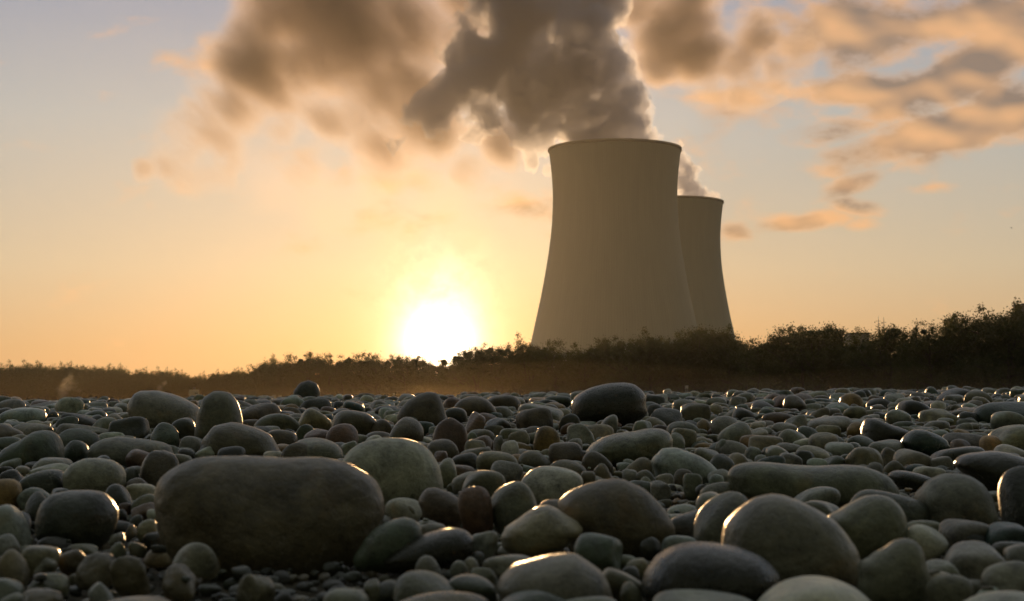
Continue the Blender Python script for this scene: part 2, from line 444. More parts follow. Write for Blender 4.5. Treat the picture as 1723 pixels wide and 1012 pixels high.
 (777, 851, 792, 46, -6, 'm', dict()), (760, 806, 794, 34, 10, 'v', dict()), (758, 806, 762, 28, 14, 'd', dict()), (764, 802, 783, 20, -6, 'r', dict()), (612, 668, 726, 22, -6, 'b', dict()),
 (840, 887, 721, 28, 0, 'm', dict()), (855, 892, 725, 28, 10, 't', dict()), (704, 778, 821, 64, -26, 'b', dict(n='brown bean stone', L='dark brown bean-shaped stone with a lit top, right of the giant boulder')),
 (771, 830, 818, 78, 6, 'r', dict(n='reddish mottled stone', L='upright reddish mottled stone between the brown bean and the ridged stone', a=.03)), (826, 905, 811, 82, 20, 'm', dict(n='ridged stone', L='upright ridged olive stone leaning over the cream stone', s=4)),
 (612, 712, 870, 84, 28, 'n', dict(n='green leaning stone', L='large dark green stone leaning behind the long black stone')), (642, 797, 889, 66, 15, 'q', dict(n='long black stone', L='long black torpedo-shaped stone rising to the right, orange line along its top', w=.42)),
 (648, 712, 838, 38, -8, 'w', dict()), (678, 700, 850, 26, 0, 't', dict()), (708, 752, 880, 26, -5, 'v', dict()), (788, 838, 894, 48, -14, 'u', dict()), (699, 743, 935, 44, 12, 'v', dict(s=3, L='pale cone-shaped stone poking up in front of the long black stone')),
 (662, 775, 962, 66, -4, 'm', dict(n='bottom olive dome', L='olive dome stone at the bottom, under the pale cone')), (752, 836, 968, 52, -14, 'n', dict()), (630, 674, 978, 36, 12, 'd', dict()), (790, 838, 955, 36, 8, 'm', dict(s=5)),
 (812, 897, 934, 34, 2, 'g', dict()), (640, 838, 997, 60, -2, 'b', dict(n='glowing bottom stone', L='brown stone at the bottom edge with a bright orange line along its crest', w=.4)), (757, 788, 943, 34, -15, 'u', dict()),
 (781, 806, 938, 26, 0, 'g', dict()), (789, 816, 929, 22, 5, 'd', dict()), (835, 965, 993, 60, -8, 'n', dict(L='green-grey stone at bottom edge under the spotted grey stone')), (940, 1046, 1004, 50, -4, 'g', dict()), (612, 644, 975, 40, 20, 'm', dict()),
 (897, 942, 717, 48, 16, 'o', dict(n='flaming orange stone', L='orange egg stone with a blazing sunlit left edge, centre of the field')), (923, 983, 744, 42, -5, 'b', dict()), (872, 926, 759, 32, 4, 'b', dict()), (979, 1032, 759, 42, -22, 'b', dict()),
 (984, 1134, 721, 60, 7, 'm', dict(n='long grey loaf', L='long grey loaf-shaped stone lying below the balanced dark oval')), (1007, 1040, 698, 40, -35, 'g', dict()), (974, 1034, 714, 30, 10, 't', dict()), (954, 1001, 713, 36, 8, 'g', dict()),
 (940, 976, 696, 34, -6, 'd', dict()), (868, 931, 686, 44, 6, 'b', dict()), (870, 949, 679, 38, -10, 'm', dict(n='grey low back')), (910, 962, 666, 26, -4, 'n', dict()), (1084, 1119, 663, 26, -18, 'd', dict()),
 (1087, 1120, 680, 24, 0, 'd', dict()), (1096, 1149, 687, 38, 0, 'd', dict(n='dark green round')), (1141, 1195, 678, 40, -4, 'b', dict(n='brown lump stone', L='rough brown lump stone right of the balanced dark oval', a=.05)), (1064, 1099, 708, 28, 0, 'g', dict()),
 (1080, 1122, 702, 28, -16, 't', dict()), (1122, 1178, 709, 28, 0, 'g', dict()), (1128, 1172, 720, 34, -16, 't', dict()), (1126, 1153, 728, 34, 0, 'g', dict()), (1098, 1208, 754, 58, -9, 'u', dict(n='blue-grey slab', L='broad pale blue-grey slab left of the saddle-backed stone', s=3.6)),
 (1047, 1098, 770, 42, -4, 't', dict(n='white-veined cobble', L='grey cobble crossed by one white vein, beside the blue-grey slab')), (1047, 1076, 789, 30, 0, 'g', dict()), (874, 981, 785, 60, 3, 'w', dict(n='pale flat cobble', L='pale grey flat cobble directly above the cream stone', s=3.6)),
 (922, 988, 774, 38, -3, 'b', dict()), (998, 1028, 780, 34, 12, 's', dict(a=.05, s=4)), (974, 1002, 793, 26, 0, 'b', dict()), (1070, 1104, 791, 30, -5, 'm', dict()), (1074, 1097, 802, 24, -40, 'g', dict()), (1098, 1134, 797, 22, 14, 't', dict()),
 (1094, 1129, 809, 30, 8, 'g', dict()), (1132, 1167, 789, 26, -4, 'b', dict()), (1149, 1182, 797, 38, 0, 'm', dict()), (1122, 1204, 859, 48, 0, 'd', dict()), (965, 1049, 897, 68, -16, 'n', dict(n='green shoulder stone', L='green-grey stone sloping right, between cream stone and brown dome')),
 (903, 998, 840, 62, -32, 'b', dict()), (1076, 1115, 904, 34, 22, 'd', dict()), (1113, 1172, 901, 40, 0, 'u', dict()), (1052, 1092, 940, 30, 0, 't', dict()), (1046, 1077, 953, 28, 0, 'q', dict()), (1040, 1072, 934, 20, 0, 'm', dict()),
 (1006, 1080, 957, 52, -28, 'm', dict()), (1044, 1082, 980, 46, 0, 'm', dict()), (1098, 1275, 997, 66, -3, 'g', dict(L='pale grey stone at bottom edge in front of the black foreground stone')), (1262, 1482, 975, 105, -3, 'w', dict(n='pale bottom boulder', L='large pale grey boulder rising over the bottom edge under the egg stone')),
 (1605, 1775, 997, 70, 2, 'w', dict(L='pale stone filling the bottom right corner')), (1170, 1200, 705, 26, 35, 'o', dict(n='small ochre egg', L='small ochre egg tilted right, on the far part of the field')), (1196, 1246, 700, 36, -6, 'g', dict()),
 (1208, 1267, 710, 40, 24, 'm', dict(n='dark slanting loaf')), (1221, 1257, 687, 22, -6, 'g', dict()), (1281, 1333, 694, 24, -3, 'r', dict(n='flat red stone')), (1321, 1360, 698, 28, 16, 'g', dict()), (1357, 1436, 700, 28, 3, 'g', dict(n='far grey loaf')),
 (1362, 1397, 686, 24, 6, 's', dict(s=5)), (1390, 1431, 677, 24, 8, 'u', dict()), (1253, 1292, 721, 26, 28, 't', dict()), (1256, 1318, 733, 28, -3, 't', dict()), (1307, 1359, 722, 32, -16, 'g', dict()), (1359, 1412, 728, 32, 10, 't', dict()),
 (1340, 1379, 717, 28, -18, 'n', dict()), (1299, 1342, 711, 22, -12, 'm', dict()), (1207, 1260, 741, 28, -6, 'g', dict()), (1204, 1228, 739, 30, 0, 'm', dict()), (1168, 1212, 753, 28, -10, 'g', dict()), (1190, 1236, 764, 40, -35, 'd', dict()),
 (1224, 1263, 762, 34, 0, 't', dict()), (1254, 1281, 752, 30, -8, 'g', dict()), (1277, 1304, 754, 28, -8, 'd', dict()), (1288, 1330, 750, 34, -14, 'g', dict()), (1270, 1291, 765, 22, 8, 'u', dict()), (1306, 1350, 745, 20, -10, 'v', dict()),
 (1309, 1349, 762, 28, -16, 'g', dict()), (1337, 1396, 750, 32, -3, 't', dict(n='tan oval cobble')), (1338, 1375, 758, 26, -6, 'd', dict()), (1357, 1393, 771, 24, 0, 'u', dict()), (1385, 1421, 767, 24, -5, 'n', dict()), (1389, 1436, 744, 24, 0, 'u', dict()),
 (1425, 1489, 752, 42, -8, 's', dict(a=.05, s=4, n='rough brown lump')), (1191, 1234, 790, 30, 6, 'g', dict()), (1193, 1218, 798, 24, 0, 'u', dict()), (1178, 1238, 811, 34, 10, 'm', dict()), (1170, 1228, 828, 42, 20, 'g', dict()), (1170, 1194, 815, 24, 30, 'd', dict()),
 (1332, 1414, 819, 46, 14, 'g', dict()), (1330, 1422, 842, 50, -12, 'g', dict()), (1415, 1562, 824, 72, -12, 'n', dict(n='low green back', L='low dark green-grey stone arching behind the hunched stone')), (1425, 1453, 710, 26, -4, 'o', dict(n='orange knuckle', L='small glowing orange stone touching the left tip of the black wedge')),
 (1488, 1534, 689, 30, -18, 'u', dict()), (1511, 1577, 674, 34, -10, 'q', dict(a=.04)), (1549, 1613, 688, 32, 5, 't', dict(n='tan far hump')), (1578, 1638, 653, 26, 17, 'd', dict(L='dark slug-shaped stone on the right skyline')), (1635, 1760, 676, 42, 0, 'k', dict(n='teal low boulder', L='wide teal-grey low boulder near the right edge')),
 (1666, 1728, 692, 36, -14, 'u', dict()), (1666, 1765, 715, 52, 4, 't', dict(n='rough pale boulder', L='rough pale boulder cut by right edge above the glinting black stone', a=.04)), (1457, 1502, 670, 22, -6, 'd', dict()), (1611, 1646, 693, 24, 10, 'd', dict()), (1434, 1482, 690, 15, 13, 'w', dict()),
 (1420, 1470, 733, 26, 0, 'n', dict()), (1456, 1524, 740, 32, 10, 'm', dict()), (1477, 1510, 753, 34, -30, 'b', dict()), (1504, 1570, 756, 38, -8, 't', dict(n='smooth tan cobble')), (1567, 1656, 751, 34, 10, 'd', dict()), (1585, 1658, 728, 32, -8, 'v', dict()),
 (1566, 1603, 768, 28, 12, 'v', dict()), (1536, 1591, 785, 34, -2, 'w', dict()), (1497, 1577, 792, 32, -16, 'q', dict(w=.4)), (1650, 1684, 733, 34, 4, 'o', dict()), (1672, 1735, 748, 34, -22, 'w', dict()), (1459, 1487, 778, 24, -6, 'v', dict()),
 (1485, 1523, 775, 30, -5, 's', dict(a=.04, s=4)), (1522, 1562, 781, 24, 4, 'k', dict()), (1583, 1676, 875, 52, -14, 'v', dict(n='violet arch stone')), (1597, 1682, 889, 38, -18, 'q', dict()), (1655, 1730, 880, 50, -10, 'k', dict(n='teal stone', L='teal-tinted stone in the shade near the right edge')),
 (1582, 1694, 913, 66, -4, 'g', dict(n='right grey dome', L='smooth grey dome between the peaked olive stone and the right edge')), (1655, 1745, 945, 66, 12, 'g', dict(n='corner cone', L='cone-shaped grey stone standing in the lower right corner')), (1553, 1615, 943, 44, -10, 'g', dict()), (1561, 1602, 963, 36, 0, 'w', dict()),
 (1560, 1636, 967, 62, -10, 'm', dict()), (1518, 1597, 884, 54, -5, 'w', dict(a=.03)), (1518, 1588, 875, 34, -4, 'g', dict()), (1690, 1765, 915, 52, 10, 'g', dict()), (1620, 1658, 976, 28, 0, 'g', dict()), (1638, 1684, 988, 34, 8, 'u', dict()), (1668, 1735, 911, 26, -3, 'd', dict()),
]

rng = np.random.default_rng(7)
GS = 0.015
GX0, GX1, GY0, GY1 = -9.5, 9.5, 0.7, 24.0
nx, ny = int((GX1 - GX0) / GS), int((GY1 - GY0) / GS)
gx = GX0 + (np.arange(nx) + .5) * GS
gy = GY0 + (np.arange(ny) + .5) * GS
BED = (bed(gx[None, :], gy[:, None])).astype(np.float32)
H = BED - 0.012

def foot(x, y, a, b, rot):
    m_ = max(a, b)
    i0, i1 = int((y - m_ - GY0) / GS), int((y + m_ - GY0) / GS) + 1
    j0, j1 = int((x - m_ - GX0) / GS), int((x + m_ - GX0) / GS) + 1
    i0, j0, i1, j1 = max(i0, 0), max(j0, 0), min(i1, ny), min(j1, nx)
    if i1 <= i0 or j1 <= j0:
        return None
    dx = gx[j0:j1][None, :] - x
    dy = gy[i0:i1][:, None] - y
    c, s = math.cos(rot), math.sin(rot)
    q = ((dx * c + dy * s) / a) ** 2 + ((-dx * s + dy * c) / b) ** 2
    k = np.sqrt(np.clip(1 - q, 0, 1))
    return (slice(i0, i1), slice(j0, j1)), q < 1, k

def set_attr(me, cols):
    at_ = me.color_attributes.new('tint', 'FLOAT_COLOR', 'POINT')
    at_.data.foreach_set('color', np.asarray(cols, dtype=np.float32).ravel())

def tint_of(ch, rg, wet=None):
    t = np.array(TINT[ch]) * rg.uniform(0.82, 1.18)
    t = t * rg.uniform(0.94, 1.06, 3)
    return np.array([*t, wet if wet is not None else rg.uniform(0.42, 0.66)])

# outlines of the most prominent stones as seen from the front (photo px)
OUT = {
 'giant boulder': [(262,840),(268,812),(285,793),(310,779),(340,769),(380,767),(420,768),(470,769),(520,770),(570,775),(600,783),(624,798),(640,812),(650,838),(652,862),(640,900),(612,938),(550,985),(450,1000),(340,985),(285,940),(266,890)],
 'speckled dome': [(577,775),(590,757),(612,744),(640,738),(680,737),(705,745),(725,760),(740,785),(746,815),(744,850),(700,880),(620,870),(580,820)],
 'balanced dark oval': [(961,685),(964,677),(975,664),(998,653),(1026,645),(1048,644),(1067,647),(1080,657),(1087,668),(1087,691),(1078,704),(1063,719),(1039,724),(975,713),(965,702)],
 'saddle-backed long stone': [(1225,801),(1231,790),(1244,782),(1266,778),(1293,778),(1319,781),(1347,783),(1375,784),(1422,782),(1451,784),(1475,792),(1498,805),(1509,820),(1511,832),(1480,852),(1400,862),(1330,858),(1260,848),(1232,828)],
 'tall upright stone': [(328,730),(334,696),(344,672),(359,660),(371,658),(386,661),(397,674),(403,687),(408,710),(405,750),(365,762),(330,752)],
 'blocky boulder': [(219,702),(220,681),(225,668),(238,660),(263,659),(289,663),(309,671),(327,680),(336,688),(338,712),(320,738),(270,745),(225,732)],
 'skyline thumb stone': [(492,676),(496,657),(506,645),(519,640),(532,645),(538,657),(538,670),(538,692),(515,700),(493,692)],
 'brown dome': [(940,845),(958,828),(985,816),(1009,810),(1030,806),(1048,806),(1082,822),(1095,833),(1112,850),(1123,865),(1133,884),(1136,901),(1115,935),(1040,952),(970,935),(942,885)],
 'cream stone': [(842,903),(850,888),(873,873),(889,861),(906,853),(922,850),(937,856),(952,867),(971,878),(981,890),(979,899),(964,908),(949,921),(932,933),(900,940),(860,934),(845,920)],
 'big egg stone': [(1216,916),(1219,897),(1223,880),(1244,858),(1270,839),(1300,833),(1319,834),(1347,843),(1375,858),(1403,876),(1422,897),(1439,923),(1446,950),(1445,975),(1430,1005),(1380,1032),(1280,1032),(1222,992),(1213,950)],
 'black foreground stone': [(1078,1002),(1081,980),(1086,965),(1105,938),(1129,923),(1152,915),(1178,913),(1206,915),(1244,923),(1278,936),(1296,950),(1308,965),(1311,980),(1300,1005),(1250,1032),(1150,1040),(1095,1025)],
 'spotted grey stone': [(835,987),(843,972),(865,951),(898,942),(926,935),(949,932),(969,933),(990,946),(1013,963),(1024,983),(1030,1005),(1020,1040),(940,1060),(850,1040)],
 'peaked olive stone': [(1446,965),(1449,950),(1470,936),(1494,921),(1506,910),(1524,906),(1539,910),(1551,923),(1556,944),(1564,968),(1560,1008),(1510,1035),(1455,1015),(1443,988)],
 'hunched stone': [(1393,872),(1420,858),(1442,844),(1460,834),(1479,833),(1498,838),(1513,850),(1522,865),(1525,882),(1522,905),(1505,940),(1480,955),(1425,952),(1400,912)],
 'glinting black stone': [(1610,779),(1618,769),(1639,764),(1667,760),(1690,761),(1708,766),(1740,776),(1765,792),(1745,815),(1695,836),(1648,826),(1622,798)],
 'black wedge': [(1449,732),(1455,711),(1462,705),(1472,705),(1498,715),(1528,725),(1531,730),(1517,742),(1470,754),(1450,750)],
 'wet green stone': [(1517,745),(1524,734),(1539,724),(1554,723),(1577,732),(1592,741),(1596,751),(1588,761),(1566,772),(1540,766),(1522,754)],
 'round grey boulder': [(1541,850),(1550,828),(1566,811),(1588,800),(1610,797),(1632,801),(1652,815),(1668,840),(1674,875),(1640,905),(1580,910),(1545,880)],
 'dark block stone': [(62,878),(67,858),(75,843),(90,831),(116,826),(150,825),(172,829),(186,841),(197,858),(197,874),(188,900),(170,925),(100,930),(65,905)],
 'left green hump': [(-8,770),(19,751),(37,741),(54,729),(71,724),(86,726),(97,734),(104,752),(107,762),(101,785),(60,805),(0,805),(-12,790)],
 'left round dome': [(107,815),(109,801),(120,784),(143,773),(165,771),(188,775),(205,786),(211,801),(209,815),(195,838),(150,848),(115,838)],
 'long grey slab': [(148,760),(156,749),(174,739),(197,735),(235,738),(272,744),(287,751),(292,765),(285,780),(230,798),(170,788),(150,774)],
 'long black stone': [(642,942),(659,927),(685,912),(721,897),(749,890),(768,889),(785,894),(796,906),(797,922),(787,938),(768,949),(741,957),(690,968),(650,962)],
 'brown bean stone': [(706,845),(710,833),(719,824),(734,822),(753,828),(777,843),(784,868),(768,893),(735,888),(712,870)],
 'green leaning stone': [(594,940),(616,906),(636,888),(659,875),(680,871),(696,875),(708,886),(710,905),(702,942),(650,965),(600,960)],
 'blue-grey slab': [(1098,782),(1103,769),(1118,756),(1137,754),(1159,760),(1178,768),(1195,779),(1207,791),(1203,812),(1150,823),(1105,808)],
 'long grey loaf': [(984,762),(997,747),(1016,736),(1039,729),(1067,726),(1090,721),(1114,721),(1127,729),(1133,740),(1132,756),(1120,778),(1060,790),(1000,784)],
 'brown cone stone': [(667,700),(681,681),(702,666),(719,659),(734,661),(742,672),(749,691),(757,722),(710,738),(671,726)],
 'veined brown stone': [(333,762),(352,730),(365,717),(391,711),(406,713),(436,722),(455,732),(466,749),(471,765),(440,792),(370,790),(336,778)],
}
def polar(pts, cx, cy):
    pts = np.array(pts + pts[:1], dtype=float)
    q = np.concatenate([pts[:-1] + (pts[1:] - pts[:-1]) * t for t in np.linspace(0, 1, 12, endpoint=False)])
    a = np.arctan2(-(q[:, 1] - cy), q[:, 0] - cx)
    r_ = np.hypot(q[:, 0] - cx, q[:, 1] - cy)
    o = np.argsort(a)
    a, r_ = a[o], r_[o]
    g = np.linspace(-math.pi, math.pi, 181)
    rr_ = np.interp(g, np.concatenate([a - 2 * math.pi, a, a + 2 * math.pi]), np.tile(r_, 3))
    k = np.array([1, 2, 3, 2, 1]) / 9
    e = np.concatenate([rr_[-5:-1], rr_, rr_[1:5]])
    return g, np.convolve(e, k, 'same')[4:-4]
def to_outline(P, pts, cx, cy, scale, W_, H_):
    q = [((x - cx) * scale / W_, (y - cy) * scale / H_) for x, y in pts]
    g, tgt = polar(q, 0, 0)
    X_, Z_ = P[:, 0] / W_, P[:, 2] / H_
    a = np.arctan2(Z_, X_)
    r_ = np.hypot(X_, Z_)
    bins = ((a + math.pi) / (2 * math.pi) * 60).astype(int) % 60
    sil = np.zeros(60)
    np.maximum.at(sil, bins, r_)
    sil[sil == 0] = np.median(sil)
    for _ in range(4):
        sil = (np.roll(sil, 1) + sil * 2 + np.roll(sil, -1)) / 4
    bc = (np.arange(60) + .5) / 60 * 2 * math.pi - math.pi
    sl = np.interp(a, np.concatenate([bc - 2 * math.pi, bc, bc + 2 * math.pi]), np.tile(sil, 3))
    f = np.interp(a, g, tgt) / sl
    Q = P.copy()
    Q[:, 0] *= f
    Q[:, 2] *= f
    return Q

recs = []   # individual stones
for x0, x1, top, hp, tilt, ch, op in ST:
    cx, wp = (x0 + x1) / 2, x1 - x0
    # contact row: flattened by the curve of the underside
    yb = top + hp * 0.93
    p = yb - 668
    d = d_of_p(p)
    for _ in range(12):
        xx = (cx - 861.5) / F * d
        pe = p + F * 0.012 * xx * float(sstep(d, 4, 15)) / d
        d = 0.5 * d + 0.5 * d_of_p(max(pe, 4.2))
    hb = hp * 1.22
    W_, H_ = wp / F * d, hb / F * d
    dep = max(min(W_, H_ * 1.9), H_ * 0.75) * op.get('dep', rng.uniform(0.82, 1.05))
    if W_ > 0.2:
        dep = min(dep, 0.24)
    big = wp * 1024 / 1723
    sub = 5 if big > 80 else (4 if big > 18 else 3)
    has = op.get('n') in OUT
    if has:
        P, Fs = pebble(rng, 6 if wp > 300 else max(sub, 4), 0, 3.2, .004)
    else:
        P, Fs = pebble(rng, sub, int(rng.integers(7, 13)), op.get('s', rng.uniform(5.0, 9.0) if rng.random() < .22 else rng.uniform(2.9, 4.6)), op.get('a', rng.uniform(.012, .03)), op.get('l', ()))
    yc = d + dep * 0.15
    pts = OUT.get(op.get('n'))
    if pts:
        pa = np.array(pts)
        cx, cy = (pa[:, 0].min() + pa[:, 0].max()) / 2, (pa[:, 1].min() + pa[:, 1].max()) / 2
        W_, H_ = np.ptp(pa[:, 0]) / F * d, np.ptp(pa[:, 1]) / F * d
        P = to_outline(fit(P, W_, dep, H_, 0), pts, cx, cy, d / F, W_, H_)
        P = P * (1 + .5 * op.get('a', .018) * lown(P / (W_ * .5), rng, 4, 3.0))[:, None]
        if wp > 100:
            for i_, v_ in enumerate(P):
                q_ = Vector(v_) * (9 if wp > 300 else 14)
                P[i_] = v_ * (1 + (.055 if wp > 300 else .018) * mn.fractal(q_, 1.0, 2.0, 4) - .03 * max(0, mn.noise(q_ * .6 + Vector((7, 1, cx))) - .12))
        cpt = at(cx, cy, yc)
    else:
        P = fit(P, W_, dep, H_, tilt)
        cpt = at(cx, top + hb / 2, yc)
    P = P * (yc / d)
    recs.append(dict(P=P, F=Fs, c=np.array(cpt), w=W_, h=H_, dep=dep, px=(cx, top + hp / 2, wp, hp), col=tint_of(ch, rng, op.get('w')), ch=ch, op=op, area=wp * hp))
    ft = foot(cpt.x, yc, W_ * .5, dep * .5, 0)
    if ft:
        sl_, mk, k = ft
        sub_ = H[sl_]
        sub_[mk] = np.maximum(sub_[mk], (cpt.z + k * H_ * .5)[mk])

# ------------------------------------------------------------------ filler pebbles settled into the gaps
fill = []
protos = {s: [pebble(rng, s, int(rng.integers(6, 13)), (rng.uniform(5, 10) if _ % 4 == 0 else rng.uniform(2.8, 4.8)), rng.uniform(.01, .035)) for _ in range(14)] for s in (2, 3, 4)}
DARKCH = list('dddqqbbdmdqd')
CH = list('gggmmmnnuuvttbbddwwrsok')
def settle(count, dlo, dhi, slo, shi, cap, tries=5, powd=1.0, xlim=0.37, side=0.0):
    for _ in range(count):
        s = slo * (shi / slo) ** (rng.random() ** 1.4)
        a = s / 2 * rng.uniform(.95, 1.4)
        b = s / 2 * rng.uniform(.75, 1.05)
        c = s / 2 * rng.uniform(.5, .85)
        rot = rng.uniform(0, math.pi)
        best = None
        for t in range(tries):
            y = (dlo ** (1 + powd) + rng.random() * (dhi ** (1 + powd) - dlo ** (1 + powd))) ** (1 / (1 + powd))
            x = rng.uniform(-1, 1) * (y * xlim + 0.08)
            if side:
                x = rng.choice([-1, 1]) * (y * xlim + rng.uniform(0, side))
            ft = foot(x, y, a, b, rot)
            if ft is None or not ft[1].any():
                continue
            sl_, mk, k = ft
            hh = (H[sl_] + k * c * 0.86)[mk]
            zc = float(np.percentile(hh, 88))
            rel = zc + c - float(bed(x, y))
            if best is None or rel < best[0]:
                best = (rel, x, y, zc, ft)
        if best is None or best[0] > cap:
            continue
        rel, x, y, zc, (sl_, mk, k) = best
        sub_ = H[sl_]
        sub_[mk] = np.maximum(sub_[mk], (zc + k * c)[mk])
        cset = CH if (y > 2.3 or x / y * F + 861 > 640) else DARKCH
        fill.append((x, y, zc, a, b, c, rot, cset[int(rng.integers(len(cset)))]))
settle(1500, 8.0, 19.8, .07, .17, .13)
settle(5200, 6.5, 20.0, .04, .11, .10)
settle(2600, 0.9, 19.0, .05, .13, .09, tries=3, powd=.6, side=2.2)
settle(1500, 3.2, 8.0, .03, .085, .045)
settle(4200, 1.9, 8.5, .018, .05, .036)
settle(5200, 1.05, 3.6, .008, .026, .024, tries=4)

# biggest fillers in the picture become things of their own
def pxsize(f):
    return (2 * f[3] * F / f[1]) * (2 * f[5] * F / f[1])
order = sorted(range(len(fill)), key=lambda i: -pxsize(fill[i]))
inview = [i for i in order if abs(fill[i][0] / fill[i][1]) < 0.322]
N_IND = 300
ind = set(inview[:max(0, N_IND - len(recs))])
def filler_mesh(f, sub):
    x, y, zc, a, b, c, rot, ch = f
    P, Fs = protos[sub][int(rng.integers(14))]
    sg = rng.choice([-1, 1], 2)
    P = P * np.array([a * sg[0], b * sg[1], c * sg[0] * sg[1]])
    cr, sr = math.cos(rot), math.sin(rot)
    P = P @ np.array([[cr, sr, 0], [-sr, cr, 0], [0, 0, 1]])
    t = rng.uniform(-.25, .25)
    P = P @ np.array([[1, 0, 0], [0, math.cos(t), math.sin(t)], [0, -math.sin(t), math.cos(t)]])
    return P, Fs
for i in ind:
    f = fill[i]
    P, Fs = filler_mesh(f, 4)
    y = f[1]
    v = f[0] / y * F + 861.5
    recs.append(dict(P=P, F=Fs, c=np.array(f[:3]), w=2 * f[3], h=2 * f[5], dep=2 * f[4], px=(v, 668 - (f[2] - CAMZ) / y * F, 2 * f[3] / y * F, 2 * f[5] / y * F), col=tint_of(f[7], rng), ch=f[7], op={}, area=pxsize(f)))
VV, FF, CC = [], [], []
off = 0
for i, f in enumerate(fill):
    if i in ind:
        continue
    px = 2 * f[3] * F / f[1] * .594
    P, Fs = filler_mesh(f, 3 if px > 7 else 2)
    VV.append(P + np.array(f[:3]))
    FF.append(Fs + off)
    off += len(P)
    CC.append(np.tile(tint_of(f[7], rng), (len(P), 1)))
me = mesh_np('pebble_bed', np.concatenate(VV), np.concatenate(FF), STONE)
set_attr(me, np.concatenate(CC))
pb = obj('pebble_bed', me)
tag(pb, 'mass of small rounded river pebbles filling gaps between the larger stones', 'pebbles', None, 'stuff')
print('fill', len(fill), 'verts', off, 'stones', len(recs))

# ------------------------------------------------------------------ labels for stones
marks = [r for r in recs if r['op'].get('n')]
used = set()
def rel(r, q):
    dx, dy = r['px'][0] - q['px'][0], r['px'][1] - q['px'][1]
    ax, ay = abs(dx) / (q['px'][2] * .5 + 12), abs(dy) / (q['px'][3] * .5 + 8)
    if ax > ay:
        return 'right of' if dx > 0 else 'left of'
    return 'below' if dy > 0 else 'above'
def near(r, q):
    return math.hypot((r['px'][0] - q['px'][0]) / 1.0, (r['px'][1] - q['px'][1]) * 1.8) - q['px'][2] * .3
def shape(r):
    w_, h_ = r['px'][2], r['px'][3]
    k = w_ / h_
    return 'long flat' if k > 2.4 else 'flat' if k > 1.9 else 'oval' if k > 1.35 else 'round' if k > .95 else 'upright'
for r in recs:
    if r['op'].get('L'):
        r['label'] = r['op']['L']
        used.add(r['label'])
for r in recs:
    if 'label' in r:
        continue
    c = sorted([q for q in marks if q is not r], key=lambda q: near(r, q))
    sz = 'large' if r['px'][2] > 90 else 'small' if r['px'][2] < 34 else ''
    a = ' '.join(z for z in (sz, shape(r), CW[r['ch']]) if z)
    ok = None
    names = ['{a} stone {r1} the {n1} and {r2} the {n2}', '{a} stone {r1} the {n1}, {r2} the {n2}']
    for q1 in c[:5]:
        for q2 in c[1:9]:
            if q1 is q2:
                continue
            n1, n2 = q1['op']['n'], q2['op']['n']
            t = f"{a} stone {rel(r, q1)} the {n1} and {rel(r, q2)} the {n2}"
            if len(t.split()) <= 16 and t not in used:
                ok = t
                break
        if ok:
            break
    r['label'] = ok
    used.add(ok)

for r in recs:
    P = r['P']
    o0 = np.array([0, 0, P[:, 2].min()])
    nm = 'boulder' if r['px'][2] > 100 else 'stone'
    me = mesh_np(nm, P - o0, r['F'], STONE)
    set_attr(me, np.tile(r['col'], (len(P), 1)))
    o = obj(nm, me, None, r['c'] + o0)
    tag(o, r['label'], nm, 'river stones on the bank')

# ------------------------------------------------------------------ ground sheet, river
def ground_mat(name, c1, c2, sc_, rough=0.9, bump=0.01):
    m_, n, p = mat(name)
    co = n.n('ShaderNodeNewGeometry').outputs['Position']
    k = n.noise(co, sc_, 8, 0.65)
    n.l(n.mix(n.ss(k, .35, .65), c1, c2), p.inputs['Base Color'])
    p.inputs['Roughness'].default_value = rough
    bp = n.n('ShaderNodeBump')
    bp.inputs['Strength'].default_value = .6
    bp.inputs['Distance'].default_value = bump
    n.l(n.noise(co, sc_ * 4, 6, .7), bp.inputs['Height'])
    n.l(bp.outputs[0], p.inputs['Normal'])
    return m_
GRAVEL = ground_mat('sandy_gravel', (.055, .05, .035), (.13, .11, .075), 40, .9, .008)
EARTH = ground_mat('far_earth', (.03, .032, .018), (.055, .05, .03), .2, .95, .1)
ys_ = np.concatenate([[-30, -5, 0.0], np.geomspace(.5, 34, 150)])
us_ = np.linspace(-1, 1, 121)
GV = []
for y in ys_:
    half = max(abs(y) * .9, 3) + 6
    for u in us_:
        x = u * half
        z = float(bed(np.clip(x, -12, 12), max(y, .5))) - .022
        if y > .4:
            z += .012 * mn.noise(Vector((x * 3, y * 3, 0))) + .005 * mn.noise(Vector((x * 25, y * 25, 3)))
        if y < 0:
            z = float(bed(0, .5)) - .03
        GV.append((x, y, z))
nU = len(us_)
GF = [(r_ * nU + c_, r_ * nU + c_ + 1, (r_ + 1) * nU + c_ + 1, (r_ + 1) * nU + c_) for r_ in range(len(ys_) - 1) for c_ in range(nU - 1)]
tag(obj('gravel_bank', mesh_np('gravel_bank', GV, GF, GRAVEL)), kind='structure')

BANK = -1.6
def sheet(name, x0, x1, y0, y1, z, m_, n_=2):
    xs, yy = np.linspace(x0, x1, n_), np.linspace(y0, y1, n_)
    V_ = [(x, y, z) for y in yy for x in xs]
    F_ = [(r_ * n_ + c_, r_ * n_ + c_ + 1, (r_ + 1) * n_ + c_ + 1, (r_ + 1) * n_ + c_) for r_ in range(n_ - 1) for c_ in range(n_ - 1)]
    return tag(obj(name, mesh_np(name, V_, F_, m_)), kind='structure')
sheet('ground', -30000, 30000, -8000, 45000, BANK - .3, EARTH)
wm, wn, wp_ = mat('river_water')
wp_.inputs['Base Color'].default_value = (.02, .025, .02, 1)
wp_.inputs['Roughness'].default_value = .12
bp = wn.n('ShaderNodeBump')
bp.inputs['Distance'].default_value = .05
wn.l(wn.noise(wn.n('ShaderNodeNewGeometry').outputs['Position'], 1.2, 5, .6), bp.inputs['Height'])
wn.l(bp.outputs[0], wp_.inputs['Normal'])
